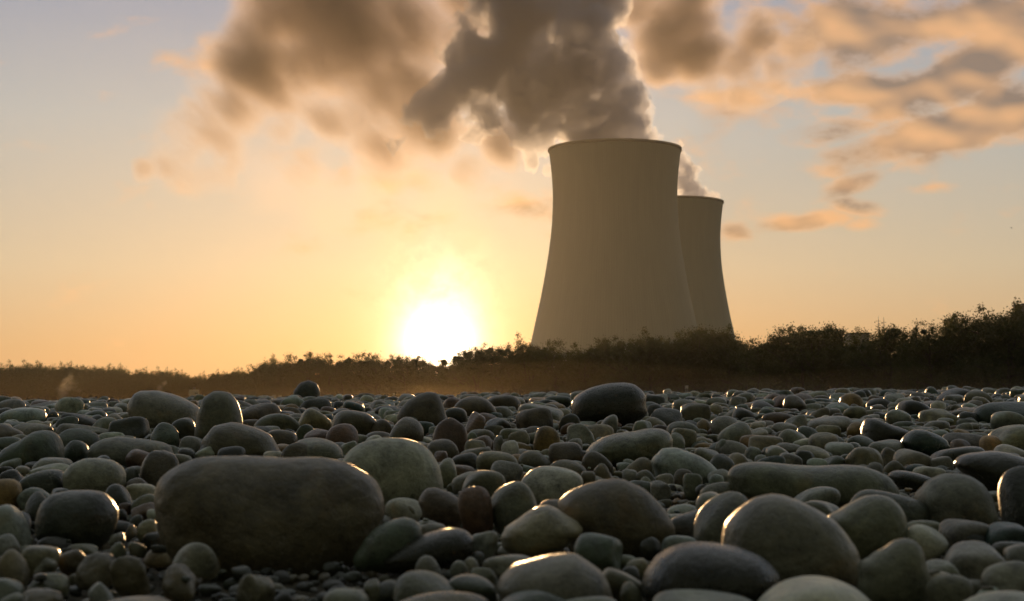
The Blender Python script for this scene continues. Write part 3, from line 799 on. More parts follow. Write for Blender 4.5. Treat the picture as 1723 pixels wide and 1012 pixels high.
sheet('river', -400, 400, 31, 130, BANK - .1, wm)

# ------------------------------------------------------------------ cooling towers
def concrete():
    m_, n, p = mat('tower_concrete')
    tc_ = n.n('ShaderNodeTexCoord').outputs['Object']
    x_, y_, z_ = n.xyz(tc_)
    th = n.m('ARCTAN2', y_, x_)
    v = n.comb(n.m('MULTIPLY', th, 60.0), n.m('MULTIPLY', z_, 0.02), 0.0)
    streak = n.noise(v, 1.0, 5, .65)
    v2 = n.comb(n.m('MULTIPLY', th, 9.0), n.m('MULTIPLY', z_, 0.03), 0.0)
    wide = n.noise(v2, 1.0, 4, .6)
    rib = n.m('SINE', n.m('MULTIPLY', th, 180.0))
    band = n.m('SINE', n.m('MULTIPLY', z_, 4.2))
    k = n.m('ADD', .76, n.m('MULTIPLY', streak, .20))
    k = n.m('ADD', k, n.m('MULTIPLY', n.m('SUBTRACT', wide, .5), .16))
    k = n.m('ADD', k, n.m('MULTIPLY', rib, .025))
    k = n.m('ADD', k, n.m('MULTIPLY', band, .012))
    n.l(n.vm('SCALE', (.37, .405, .345), scale=k), p.inputs['Base Color'])
    p.inputs['Roughness'].default_value = .92
    bp_ = n.n('ShaderNodeBump')
    bp_.inputs['Distance'].default_value = .12
    bp_.inputs['Strength'].default_value = .5
    n.l(n.m('MULTIPLY', rib, .5), bp_.inputs['Height'])
    n.l(bp_.outputs[0], p.inputs['Normal'])
    return m_
CON = concrete()
mD, nD, pD = mat('rim_concrete')
pD.inputs['Base Color'].default_value = (.24, .235, .20, 1)
pD.inputs['Roughness'].default_value = .9
PROF = [(668, 166), (640, 158), (600, 147.5), (570, 141), (540, 134.4), (520, 130), (500, 125.6), (475, 120.8), (450, 116.5), (425, 112.4), (400, 109), (375, 106.6), (350, 105.4), (330, 105.1),
        (310, 105.8), (295, 106.8), (280, 108.2), (265, 110), (255, 111.4)]
def lathe(pts, seg=220):
    V_, F_ = [], []
    for r_, z in pts:
        for i in range(seg):
            a = 2 * math.pi * i / seg
            V_.append((r_ * math.cos(a), r_ * math.sin(a), z))
    for j in range(len(pts) - 1):
        for i in range(seg):
            k = (i + 1) % seg
            F_.append((j * seg + i, j * seg + k, (j + 1) * seg + k, (j + 1) * seg + i))
    return V_, F_
def tower(px, D, label):
    root = obj('cooling_tower', None)
    g = at(px, 668, D)
    root.location = (g.x, D, BANK - .3)
    S = 1020 / F
    zt = CAMZ - (BANK - .3)
    ysq, rr = [p[0] for p in PROF][::-1], [p[1] for p in PROF][::-1]
    outer = []
    for t in np.linspace(0, 1, 60):
        y = 668 + (249.5 - 668) * t
        outer.append((float(np.interp(y, ysq, rr)) * S, (668 - y) * S * 1.0 + (0 if t > 0 else -1)))
    outer = [(r_, z + zt) for r_, z in outer]
    top = outer[-1]
    inner = [(r_ - .9 - (.0 if i else 0), z) for i, (r_, z) in enumerate(outer[::-1])]
    shell = obj('shell', mesh_np('shell', *lathe(outer + [(top[0] - .45, top[1] + .02)] + inner), CON), root)
    a, z = top
    rim = obj('rim', mesh_np('rim', *lathe([(a + .1, z - 1.6), (a + .75, z - 1.4), (a + .75, z + .25), (a - 1.4, z + .25), (a - 1.4, z - .9), (a - .88, z - 1.0)]), mD), root)
    tag(root, label, 'cooling tower', 'cooling towers of the power station')
    return root, top[1] + BANK - .3
T1, top1 = tower(1036, 1020, 'large concrete cooling tower in front, wide steam column rising from it')
T2, top2 = tower(1131, 1300, 'farther cooling tower half hidden behind the right side of the front one')

# ------------------------------------------------------------------ trees
def leaf_mat(name, c, tr=.35):
    m_, n, p = mat(name)
    co = n.n('ShaderNodeNewGeometry').outputs['Position']
    k = n.noise(co, .8, 4, .6)
    col = n.mix(k, tuple(q * .6 for q in c), tuple(q * 1.5 for q in c))
    n.l(col, p.inputs['Base Color'])
    p.inputs['Roughness'].default_value = .6
    p.inputs['Specular IOR Level'].default_value = .2
    t = n.n('ShaderNodeBsdfTranslucent')
    n.l(n.vm('MULTIPLY', col, (1.3, 1.2, .5)), t.inputs[0])
    mx = n.n('ShaderNodeMixShader')
    mx.inputs[0].default_value = tr
    n.l(p.outputs[0], mx.inputs[1])
    n.l(t.outputs[0], mx.inputs[2])
    n.l(mx.outputs[0], m_.node_tree.nodes['Material Output'].inputs[0])
    return m_
LEAF = leaf_mat('tree_leaves', (.065, .075, .028), .25)
mB, nB, pB = mat('bark')
nB.l(nB.mix(nB.noise(nB.n('ShaderNodeNewGeometry').outputs['Position'], 6, 4), (.03, .022, .015), (.08, .06, .04)), pB.inputs['Base Color'])
pB.inputs['Roughness'].default_value = .9

def tube(pts, rad, seg=6):
    V_, F_ = [], []
    for i, (p, r_) in enumerate(zip(pts, rad)):
        t = (Vector(pts[min(i + 1, len(pts) - 1)]) - Vector(pts[max(i - 1, 0)])).normalized()
        a = t.orthogonal().normalized()
        b = t.cross(a)
        for k in range(seg):
            g = 2 * math.pi * k / seg
            V_.append(tuple(Vector(p) + (a * math.cos(g) + b * math.sin(g)) * r_))
    for j in range(len(pts) - 1):
        for k in range(seg):
            k2 = (k + 1) % seg
            F_.append((j * seg + k, j * seg + k2, (j + 1) * seg + k2, (j + 1) * seg + k))
    return np.array(V_), np.array(F_)

def leaves(cent, n_per, spread, size, rg):
    """leaf cards scattered round centres (k,3), spread (k,)"""
    k = len(cent)
    P = np.repeat(cent, n_per, axis=0) + rg.normal(size=(k * n_per, 3)) * np.repeat(spread, n_per)[:, None] * .55
    n_ = len(P)
    a = rg.normal(size=(n_, 3)); a /= np.linalg.norm(a, axis=1)[:, None]
    b = np.cross(a, rg.normal(size=(n_, 3))); b /= np.linalg.norm(b, axis=1)[:, None]
    s = (size * rg.uniform(.6, 1.4, n_))[:, None]
    V_ = np.stack([P - a * s, P + b * s * .45, P + a * s, P - b * s * .45], 1).reshape(-1, 3)
    return V_, np.arange(n_ * 4).reshape(-1, 4)

def tree_proto(seed, wid, low, n_cl, n_leaf, sparse, leaf):
    """unit-height tree: crown mesh, trunk mesh. wid crown width / height; low = crown bottom"""
    rg = np.random.default_rng(seed)
    cents, spr, TV, TF, off_ = [], [], [], [], 0
    def add(pts, rad):
        nonlocal off_
        v, f = tube(pts, rad)
        TV.append(v); TF.append(f + off_); off_ += len(v)
    n_stem = int(rg.integers(1, 4))
    for s_ in range(n_stem):
        a0 = rg.uniform(0, 6.28)
        lean = rg.uniform(.02, .16) if n_stem > 1 else rg.uniform(0, .05)
        tp = np.array([math.cos(a0) * lean, math.sin(a0) * lean, rg.uniform(.72, .86)])
        pts = [(tp * t + np.array([0, 0, 0]) + rg.normal(size=3) * .012 * (t > 0)) for t in np.linspace(0, 1, 7)]
        add([tuple(p) for p in pts], np.linspace(.022, .004, 7))
        for b_ in range(9):
            t = rg.uniform(.22, .98)
            o_ = tp * t
            a1 = rg.uniform(0, 6.28)
            prof = math.sin(math.pi * min(1, max(.12, (t - low * .5) / (1.05 - low * .5))) ** .85) ** .6
            ln = wid * .5 * prof * rg.uniform(.7, 1.1)
            e_ = o_ + np.array([math.cos(a1) * ln, math.sin(a1) * ln, ln * rg.uniform(.25, .7)])
            mid = (o_ + e_) / 2 + rg.normal(size=3) * .02
            add([tuple(o_), tuple(mid), tuple(e_)], (.009 * (1.2 - t) + .002, .005, .0015))
            for c_ in range(int(n_cl / 9)):
                q = rg.uniform(.35, 1.08)
                pc = o_ + (e_ - o_) * q + rg.normal(size=3) * .05 * wid * (1 + .5 * sparse)
                cents.append(pc); spr.append(rg.uniform(.035, .085) * (1 - .45 * sparse))
                if rg.random() < .4 + .5 * sparse:
                    add([tuple(o_ + (e_ - o_) * max(q - .25, 0)), tuple(pc + rg.normal(size=3) * .01)], (.003, .001))
        for c_ in range(3):
            cents.append(tp + rg.normal(size=3) * .03 + np.array([0, 0, rg.uniform(0, .16)])); spr.append(.04)
    cents = np.array(cents)
    keep = cents[:, 2] > low * .6
    cents, spr = cents[keep], np.array(spr)[keep]
    V_, F_ = leaves(cents, n_leaf, spr, leaf, rg)
    top = np.percentile(V_[:, 2], 97.5)
    crown = mesh_np('crown', V_ / top, F_, LEAF, smooth=False)
    tv, tf = np.concatenate(TV) / top, np.concatenate(TF)
    tv[:, 2] = np.where(tv[:, 2] < .01, tv[:, 2] - .03, tv[:, 2])
    trunk = mesh_np('trunk', tv, tf, mB)
    return crown, trunk
PR = [tree_proto(11, .95, .15, 72, 110, 0, .0105), tree_proto(12, .80, .10, 72, 110, .1, .0105), tree_proto(13, 1.15, .12, 90, 110, 0, .0105), tree_proto(14, .6, .15, 63, 60, .5, .011),
      tree_proto(15, .5, .2, 63, 80, .3, .010), tree_proto(16, .9, .15, 81, 80, .25, .0105), tree_proto(17, .42, .12, 63, 90, 0, .010)]

TL = [(0, 621), (45, 615), (87, 619), (157, 620), (195, 620), (226, 628), (285, 624), (306, 632), (338, 636), (383, 625), (418, 628), (446, 608), (477, 608), (493, 598), (521, 594), (551, 604),
      (572, 598), (609, 596), (632, 603), (655, 601), (683, 598), (710, 600), (740, 603), (765, 593), (783, 577), (827, 572), (876, 566), (905, 572), (934, 574), (960, 585), (985, 580), (1007, 573), (1021, 563), (1041, 563),
      (1094, 557), (1123, 558), (1140, 562), (1166, 547), (1224, 548), (1236, 555), (1259, 569), (1275, 573), (1297, 556), (1328, 543), (1398, 536), (1419, 553), (1432, 568), (1455, 562), (1495, 542), (1548, 533),
      (1572, 553), (1589, 543), (1614, 530), (1638, 521), (1690, 515), (1800, 508)]
TLx, TLy = [t[0] for t in TL], [t[1] for t in TL]
def dist_at(x):
    return float(np.interp(x, [-200, 420, 470, 760, 800, 1250, 1300, 1723, 2000], [430, 400, 340, 290, 250, 215, 190, 160, 150]))

rgt = np.random.default_rng(5)
TR = [  # px, top px, prototype, label
 (446, 609, 3, 'thin ragged tree at the left foot of the round tree clump'),
 (478, 608, 1, 'bushy tree just left of the tallest round crown left of the sun'),
 (519, 594, 2, 'tallest round-crowned tree of the clump left of the sun'),
 (550, 603, 1, 'lower tree right beside the tallest round crown'),
 (574, 596, 3, 'ragged thin-topped tree between the two round crowns left of the sun'),
 (608, 595, 2, 'broad dark tree, second round crown left of the sun'),
 (634, 602, 0, 'small tree in the dip right of the second round crown'),
 (658, 600, 0, 'bushy tree two crowns left of the sun'),
 (684, 597, 5, 'spiky-topped tree immediately left of the sun'),
 (712, 603, 0, 'low tree under the left half of the sun glow'),
 (742, 608, 0, 'lowest tree, right under the setting sun'),
 (766, 600, 1, 'low tree under the right half of the sun glow'),
 (787, 577, 5, 'backlit tree immediately right of the sun'),
 (806, 577, 4, 'slim tree, second one right of the sun'),
 (829, 572, 5, 'rounded tree halfway between sun and front tower'),
 (852, 578, 1, 'low bushy tree left of the spiky one by the tower'),
 (877, 564, 4, 'spiky tree standing just left of the front tower base'),
 (893, 573, 6, 'narrow tree touching the left base corner of the front tower'),
 (920, 574, 5, 'low tree before the left part of the front tower'),
 (938, 573, 1, 'bushy tree before the left third of the front tower'),
 (966, 582, 6, 'narrow low tree before the front tower, left of its middle'),
 (985, 582, 1, 'lowest tree before the middle of the front tower'),
 (1020, 562, 2, 'dark rounded tree before the middle of the front tower'),
 (1042, 563, 0, 'leafy tree just right of the middle of the front tower'),
 (1070, 566, 0, 'bush-like tree before the right half of the front tower'),
 (1095, 556, 1, 'pointed tree before the right third of the front tower'),
 (1124, 557, 5, 'open-topped tree near the right base of the front tower'),
 (1150, 556, 0, 'tree in front of the gap between both towers'),
 (1172, 546, 2, 'broad tree hiding the left foot of the farther tower'),
 (1205, 548, 2, 'broad tree before the farther tower'),
 (1232, 551, 1, 'tree at the right foot of the farther tower'),
 (1256, 567, 0, 'sloping low tree right of the farther tower'),
 (1275, 575, 3, 'smallest tree in the notch right of the towers'),
 (1300, 556, 3, 'sparse tree with loose twigs at the left end of the right wood'),
 (1326, 543, 2, 'large dome-crowned tree in the right wood'),
 (1352, 548, 0, 'dense tree right beside the large dome crown'),
 (1378, 541, 5, 'feathery tree left of the ragged tall one in the right wood'),
 (1400, 535, 3, 'tall ragged tree with gaps in its crown, left of the low building'),
 (1421, 556, 4, 'narrow tree just left of the low building'),
 (1456, 545, 3, 'skinny two-stemmed tree directly in front of the low building'),
 (1478, 553, 3, 'thin twiggy tree right of the low building'),
 (1497, 541, 5, 'bushy-topped tree right of the mast'),
 (1522, 545, 3, 'sparse tree left of the tallest twiggy crown at right'),
 (1548, 531, 3, 'tallest twiggy-crowned tree of the right wood'),
 (1572, 552, 1, 'lower tree in the dip before the rising right slope'),
 (1592, 542, 2, 'dense tree at the foot of the rising right slope'),
 (1616, 529, 3, 'open-crowned tree climbing the right slope'),
 (1640, 521, 5, 'feathery tree high on the right slope'),
 (1666, 518, 0, 'dense tree near the right edge, left of the roof corner'),
 (1692, 516, 1, 'tree next to the dark roof corner at the right edge'),
 (1718, 516, 2, 'tree cut by the right edge of the view'),
]
def place_tree(px, py, k, label, dd=0, group='trees along the far river bank'):
    D = dist_at(px) + dd
    g = at(px, 668, D)
    topz = at(px, py + (17 if px > 775 else 6), D).z
    hgt = topz - BANK
    root = obj('tree', None)
    root.location = (g.x, D, BANK - .3)
    s = hgt + .3
    for nm, me_ in zip(('crown', 'trunk'), PR[k]):
        c_ = obj(nm, me_, root)
        c_.scale = (s, s, s)
    root.rotation_euler = (0, 0, rgt.uniform(0, 6.28))
    tag(root, label, 'tree', group)
    return root
for px, py, k, lb in TR:
    place_tree(px, py, k, lb, rgt.uniform(-6, 6))

def lumpmesh(px0, px1, step, frac, dd, rg, n_leaf, leaf_px, rad_px, seed=0, rows=3):
    """leaf mass along the bank up to frac of the tree line height"""
    cents, spr, V_all, F_all, off_ = [], [], [], [], 0
    x = px0
    while x < px1:
        D = dist_at(x) + dd + rg.uniform(-8, 8)
        ty = np.interp(x, TLx, TLy)
        hpx = (668 - ty) * frac * rg.uniform(.82, 1.12)
        for r_ in np.linspace(0.05, 1, rows):
            p = at(x + rg.uniform(-step, step), 668 - hpx * r_, D + rg.uniform(-3, 3) * (1 - r_))
            cents.append(tuple(p)); spr.append(rad_px / F * D * rg.uniform(.7, 1.3))
        x += step
    cents, spr = np.array(cents), np.array(spr)
    size = leaf_px / F * np.mean(cents[:, 1])
    V_, F_ = leaves(cents, n_leaf, spr, size, rg)
    F_ = F_.reshape(-1, 4)
    # dark leafy cores
    iv, jf = ICO[2]
    cv, cf = [], []
    for i, (c_, s_) in enumerate(zip(cents, spr)):
        q = iv * (.62 + .16 * rg.normal(size=(len(iv), 1)))
        cv.append(c_ + q * s_ * np.array([.8, .8, .7])); cf.append(jf + i * len(iv))
    cv, cf = np.concatenate(cv), np.concatenate(cf)
    me_ = bpy.data.meshes.new('undergrowth')
    allv = np.concatenate([V_, cv])
    me_.from_pydata(allv.tolist(), [], F_.tolist() + (cf + len(V_)).tolist())
    me_.materials.append(LEAF)
    return me_
rg = np.random.default_rng(21)
o = obj('undergrowth', lumpmesh(425, 1800, 6, .76, 6, rg, 80, 1.3, 11, rows=6))
tag(o, 'continuous dark mass of bushes below the tree crowns along the far bank', 'undergrowth', None, 'stuff')
# far-off wood at the left: one mass
wv_, wf_, off_ = [], [], 0
x = -160
bufs = []
for me_ in (PR[0][0], PR[1][0], PR[4][0], PR[6][0], PR[5][0]):
    a_ = np.empty(len(me_.vertices) * 3, dtype=np.float32); me_.vertices.foreach_get('co', a_)
    a_ = a_.reshape(-1, 4, 3)
    bufs.append(a_[rg.random(len(a_)) < .55])
while x < 470:
    for row in (0, 1):
        D = dist_at(x) + rg.uniform(-12, 12) + row * 14
        ty = np.interp(x, TLx, TLy) + 5 * mn.noise(Vector((x * .045, 0, 9))) + (1 if row else 4) + rg.uniform(-5, 6)
        q = bufs[int(rg.integers(len(bufs)))]
        hh = (668 - ty) / F * D - BANK + .3
        g = at(x + rg.uniform(-4, 4), 668, D)
        wv_.append((q * np.array([hh, hh, hh]) * np.array([1.1, 1.1, 1]) + np.array([g.x, D, BANK - .3])).reshape(-1, 3))
    x += 9
wv_ = np.concatenate(wv_)
o = obj('woodland', mesh_np('woodland', wv_, np.arange(len(wv_)).reshape(-1, 4), LEAF, smooth=False))
tag(o, 'far-off low wood running along the left horizon', 'woodland', None, 'stuff')
o = obj('undergrowth', lumpmesh(-170, 450, 5, .80, 10, rg, 50, 1.1, 7, rows=5))
tag(o, 'dark thicket under the far-off wood at the left', 'undergrowth', None, 'stuff')

# earth bank the wood stands on
xs_ = np.linspace(-400, 2100, 260)
BV = []
for x in xs_:
    D = dist_at(x) + 16
    ty = float(np.interp(x, TLx, TLy))
    zt_ = at(x, 668 - (668 - ty) * .52, D).z + 1.2 * mn.noise(Vector((x * .03, 0, 0)))
    for dd, zz in ((-34, BANK - .8), (-14, BANK + .1), (-4, BANK + (zt_ - BANK) * .55), (0, zt_), (14, zt_), (40, BANK - .8)):
        q = at(x, 668, D + dd)
        BV.append((q.x, D + dd, zz + .4 * mn.noise(Vector((x * .2, dd * .3, 1)))))
BF = [(i * 6 + k, (i + 1) * 6 + k, (i + 1) * 6 + k + 1, i * 6 + k + 1) for i in range(len(xs_) - 1) for k in range(5)]
tag(obj('far_bank', mesh_np('far_bank', BV, BF, EARTH)), kind='structure')

# ------------------------------------------------------------------ small built things
def boxes(name, bl, m_, parent=None, loc=None, bev=0.0):
    b = bmesh.new()
    for cx_, cy_, cz_, sx, sy, sz in bl:
        g = bmesh.ops.create_cube(b, size=1)
        for v in g['verts']:
            v.co = Vector((v.co.x * sx + cx_, v.co.y * sy + cy_, v.co.z * sz + cz_))
    if bev:
        bmesh.ops.bevel(b, geom=b.edges[:], offset=bev, segments=2, affect='EDGES')
    me_ = bpy.data.meshes.new(name)
    b.to_mesh(me_); b.free()
    me_.materials.append(m_)
    return obj(name, me_, parent, loc)
def plain(name, c, r_=.7):
    m_, n, p = mat(name)
    n.l(n.mix(n.noise(n.n('ShaderNodeNewGeometry').outputs['Position'], 1.5, 5, .6), tuple(q * .82 for q in c), tuple(min(1, q * 1.12) for q in c)), p.inputs['Base Color'])
    p.inputs['Roughness'].default_value = r_
    return m_
WHITE = plain('white_paint', (.62, .60, .52))
WALL = plain('grey_wall', (.30, .30, .26))
DARKW = plain('dark_wall', (.06, .055, .045))
STEEL = plain('galvanised_steel', (.22, .22, .21), .5)
GLASS = plain('window_glass', (.03, .035, .04), .15)

def building(x0, x1, ytop, D, depth, label, wallm, name='building', wins=4):
    a, b = at(x0, ytop, D), at(x1, ytop, D)
    root = obj(name, None)
    wd, ht = b.x - a.x, a.z - BANK
    root.location = ((a.x + b.x) / 2, D, BANK - .3)
    ht += .3
    boxes('wall', [(0, depth / 2, ht / 2, wd, depth, ht)], wallm, root)
    boxes('roof', [(0, depth / 2, ht + .12, wd + .5, depth + .5, .24)], DARKW, root)
    for i in range(wins):
        f_ = boxes('window', [(-wd / 2 + wd * (i + .5) / wins, -.03, ht - 1.6, wd / wins * .55, .1, 1.2)], WHITE, root)
        boxes('pane', [(-wd / 2 + wd * (i + .5) / wins, -.07, ht - 1.6, wd / wins * .47, .06, 1.0)], GLASS, f_)
    tag(root, label, 'building')
    return root
building(1434, 1463, 562, 330, 8, 'pale flat-roofed building showing through the treetops at right', WALL)
building(1748, 1830, 509, 240, 12, 'dark flat roof corner rising behind the trees at the right edge', DARKW)
# two thin masts behind the trees
def mast(px, ytop, label):
    D = 330
    root = obj('antenna_mast', None)
    t = at(px, ytop, D)
    root.location = (t.x, D, BANK - .3)
    h_ = t.z - BANK + .3
    v, f = tube([(0, 0, 0), (0, 0, h_ * .6), (0, 0, h_)], (.16, .10, .04), 8)
    obj('pole', mesh_np('pole', v, f, STEEL), root)
    boxes('crossbar', [(0, 0, h_ - 1.1, 1.1, .07, .07), (0, 0, h_ - 1.9, .8, .07, .07)], STEEL, root)
    tag(root, label, 'mast', 'antenna masts behind the trees')
mast(1478, 532, 'thin antenna mast, left one of the pair above the treetops')
mast(1487, 534, 'thin antenna mast, right one of the pair above the treetops')
# river board and marker signs on the far shore
def board(px0, px1, y0, y1, D, label, name='sign_board', lamp=False):
    a, b = at(px0, y1, D), at(px1, y0, D)
    root = obj(name, None)
    root.location = ((a.x + b.x) / 2, D, BANK - .3)
    wd, ht, zc = b.x - a.x, b.z - a.z, (a.z + b.z) / 2 - BANK + .3
    boxes('panel', [(0, 0, zc, wd, .12, ht)], WHITE, root, bev=.02)
    boxes('post', [(-wd * .3, .14, (zc + ht * .4) / 2, .12, .12, zc + ht * .4), (wd * .3, .14, (zc + ht * .4) / 2, .12, .12, zc + ht * .4)], STEEL, root)
    if lamp:
        boxes('lamp', [(0, 0, zc + ht / 2 + .12, .25, .2, .22)], STEEL, root, bev=.04)
        boxes('hatch', [(wd * .25, -.08, zc - ht * .1, .35, .05, .45)], WALL, root)
    tag(root, label, 'sign')
board(318, 335, 656, 671, 150, 'white box-shaped river board above the stones beside the tall upright stone', lamp=True)
board(450, 455, 667, 676, 170, 'tiny pale marker, leftmost of three left of the skyline thumb stone')
board(458, 464, 665, 670, 170, 'tiny pale marker, middle of three left of the skyline thumb stone')
board(468, 474, 666, 672, 170, 'tiny pale marker, rightmost of three left of the skyline thumb stone')
board(1153, 1158, 649, 654, 170, 'tiny square white sign on the dark bank right of the balanced oval')
board(661, 664, 662, 667, 170, 'tiny marker on the bank at the left of the brown cone stone')

# bird far out at the right
def bird(px, py, D, label):
    p = at(px, py, D)
    s = .55
    V_, F_ = [], []
    body, bf = ICO[2]
    V_ = (body * np.array([.10, .34, .09]) * s)
    parts = [V_]
    fs = [bf.tolist()]
    me_ = bpy.data.meshes.new('bird')
    allv = V_.tolist()
    allf = bf.tolist()
    for sg in (-1, 1):
        base_ = len(allv)
        prof = [(0.05, .16, -.12, .03), (.45, .14, -.10, .20), (.80, .02, -.12, .16), (1.15, -.12, -.18, .02)]
        for x_, y0_, y1_, z_ in prof:
            allv += [(sg * x_ * s, y0_ * s, z_ * s + .012), (sg * x_ * s, y1_ * s, z_ * s + .006), (sg * x_ * s, y1_ * s, z_ * s - .006), (sg * x_ * s, y0_ * s, z_ * s - .012)]
        for i in range(3):
            for k in range(4):
                k2 = (k + 1) % 4
                allf.append([base_ + i * 4 + k, base_ + i * 4 + k2, base_ + (i + 1) * 4 + k2, base_ + (i + 1) * 4 + k])
    b0 = len(allv)
    allv += [(-.02 * s, -.28 * s, .02), (.02 * s, -.28 * s, .02), (.12 * s, -.55 * s, .01), (-.12 * s, -.55 * s, .01), (0, -.3 * s, -.01)]
    allf += [[b0, b0 + 1, b0 + 2, b0 + 3], [b0, b0 + 3, b0 + 4], [b0 + 1, b0 + 4, b0 + 2], [b0 + 2, b0 + 4, b0 + 3]]
    me_.from_pydata(allv, [], allf)
    me_.materials.append(DARKW)
    o = obj('bird', me_, None, p)
    o.rotation_euler = (.2, .1, 1.2)
    tag(o, label, 'bird')
bird(1702, 384, 320, 'tiny dark bird flying in the clear sky at far right')

# ------------------------------------------------------------------ steam and mist (volumes)
def hull(balls, infl, voxel, name):
    b = bmesh.new()
    for c_, r_ in balls:
        bmesh.ops.create_icosphere(b, subdivisions=2, radius=r_ * infl, matrix=Matrix.Translation(c_))
    tmp = bpy.data.meshes.new('tmp')
    b.to_mesh(tmp); b.free()
    t = bpy.data.objects.new('tmp', tmp)
    C.objects.link(t)
    md = t.modifiers.new('r', 'REMESH')
    md.mode = 'VOXEL'
    md.voxel_size = voxel
    dg = bpy.context.evaluated_depsgraph_get()
    me_ = bpy.data.meshes.new_from_object(t.evaluated_get(dg))
    bpy.data.objects.remove(t)
    me_.name = name
    return me_

def steam(name, specs, D, label, dens, lo, hi, nscale, namp, warp, g=.3, stretch=None, bias=.52, infl=1.15, voxel=9, detail=4, col=(1, .97, .93), step=1.0, cat='steam', soft=.25, squash=1.0):
    balls = []
    for s_ in specs:
        px, py, rp = s_[:3]
        dd = s_[3] if len(s_) > 3 else 0
        balls.append((at(px, py, D + dd), rp / F * (D + dd)))
    me_ = hull(balls, infl, voxel, name)
    m_ = bpy.data.materials.new(name)
    m_.use_nodes = True
    nt = m_.node_tree
    nt.nodes.clear()
    n = NT(nt)
    o_ = n.n('ShaderNodeOutputMaterial')
    pv = n.n('ShaderNodeVolumePrincipled')
    n.l(pv.outputs[0], o_.inputs['Volume'])
    pv.inputs['Color'].default_value = (*col, 1)
    pv.inputs['Anisotropy'].default_value = g
    co = n.n('ShaderNodeTexCoord').outputs['Object']
    if stretch:
        mp = n.n('ShaderNodeMapping', vector_type='TEXTURE')
        n.l(co, mp.inputs[0])
        mp.inputs[2].default_value = (0, -R(stretch[0]), 0)
        mp.inputs[3].default_value = (stretch[1], 1.3, 1)
        cn_ = mp.outputs[0]
    else:
        cn_ = co
    wn_ = n.noise(cn_, nscale * .8, 4, .55, color=True)
    p = n.vm('ADD', co, n.vm('SCALE', n.vm('SUBTRACT', wn_, (.5, .5, .5)), scale=warp))
    acc = None
    for c_, r_ in balls:
        f = n.m('MULTIPLY_ADD', n.vm('DISTANCE', p, tuple(c_)), -1 / r_, 1.0)
        acc = f if acc is None else n.m('SMOOTH_MAX', acc, f, soft)
    nz = n.noise(cn_, nscale, detail, .64)
    v = n.m('ADD', acc, n.m('MULTIPLY', n.m('SUBTRACT', nz, bias), namp))
    if dens > .1:
        v = n.m('ADD', v, n.m('MULTIPLY', n.m('SUBTRACT', n.noise(p, nscale * 3.2, 3, .6), .5), 1.3))
    n.l(n.m('MULTIPLY', n.ss(v, lo, hi), dens), pv.inputs['Density'])
    m_.cycles.volume_step_rate = step
    me_.materials.append(m_)
    o = obj(name, me_)
    tag(o, label, cat, None, 'stuff')
    return o

COL1 = [(1030, 262, 78), (1018, 215, 80), (1020, 170, 66, 5), (985, 190, 80, 10), (1010, 120, 60), (1015, 80, 48, -8), (1035, 90, 32, -12), (985, 60, 60), (950, 120, 85, 20), (925, 200, 50, 20),
        (905, 240, 42, 10), (893, 275, 22, 10), (920, 285, 16, 10), (880, 160, 75, 30), (830, 150, 62, 30), (775, 155, 42, 20), (735, 190, 42, 25), (700, 200, 30, 30), (675, 235, 26, 30), (668, 262, 12, 30), (820, 210, 38, 25),
        (800, 100, 70, 50), (880, 60, 90, 50), (960, 10, 80, 30), (1010, 10, 50, 30), (870, -20, 80, 50)]
steam('steam_plume', COL1, 1020, 'thick grey steam column billowing out of the front cooling tower and leaning left', .14, .02, .14, .026, 2.8, 38, g=.55, step=.14, voxel=8, detail=6, col=(.68, .72, .84), soft=.08, infl=1.3)
DR1 = [(620, 70, 120), (540, 120, 95), (470, 170, 80), (400, 205, 95), (350, 225, 85), (325, 250, 48), (440, 140, 105), (460, 50, 80), (370, 250, 75), (720, 60, 120), (800, 30, 120), (500, 40, 75), (560, 10, 100), (640, 180, 95), (560, 210, 80), (700, 140, 90),
       (860, -10, 120), (740, 250, 60, -20), (470, 240, 60), (790, 300, 45, -20), (860, 240, 50), (420, 120, 60), (640, 260, 70), (520, 280, 50), (700, 210, 80), (380, 290, 40), (250, 290, 26)]
steam('steam_drift', DR1, 1150, 'wide thin sunlit steam cloud drifting left across the upper sky', 
      .080, .0, 1.3, .012, 3.8, 60, g=.5, step=.35, voxel=14, detail=6, col=(.62, .56, .54), stretch=(-38, 1.9), infl=1.7, bias=.452)
DR2 = [(1120, 50, 75), (1180, 80, 70), (1245, 105, 58), (1305, 110, 42), (1110, 110, 45), (1160, 10, 70), (1200, 150, 40), (1075, 20, 50), (1345, 85, 40), (1270, 60, 50), (1230, 150, 40)]
steam('steam_drift', DR2, 1450, 'brown-grey ragged steam cloud right of the thick column', .070, .0, 1.15, .014, 4.0, 50, g=.5, step=.35, voxel=14, detail=6, col=(.62, .56, .54), stretch=(15, 1.5), infl=1.7, bias=.458)
VL = [(640, 300, 100), (740, 330, 100), (700, 400, 75), (800, 385, 65), (850, 310, 55), (560, 310, 80), (880, 350, 35), (460, 300, 70)]
steam('steam_veil', VL, 1100, 'thin golden steam veil hanging between the drifting steam and the sun', .0014, .06, .9, .014, 4.0, 50, g=.62, step=.6, voxel=14, detail=5, col=(.95, .66, .38), stretch=(-50, 1.6), infl=1.6, bias=.48)
WS = [(120, 638, 13), (112, 650, 11), (104, 662, 12), (128, 655, 8)]
steam('mist_wisp', WS, 280, 'small glowing wisp of vapour rising off the river at far left', .05, -.1, .7, .35, 3.5, 2.5, g=.5, step=1, voxel=.4, detail=3, col=(1, .95, .85), infl=1.3, bias=.5)
WS = [(268, 655, 8), (276, 646, 6), (262, 663, 8)]
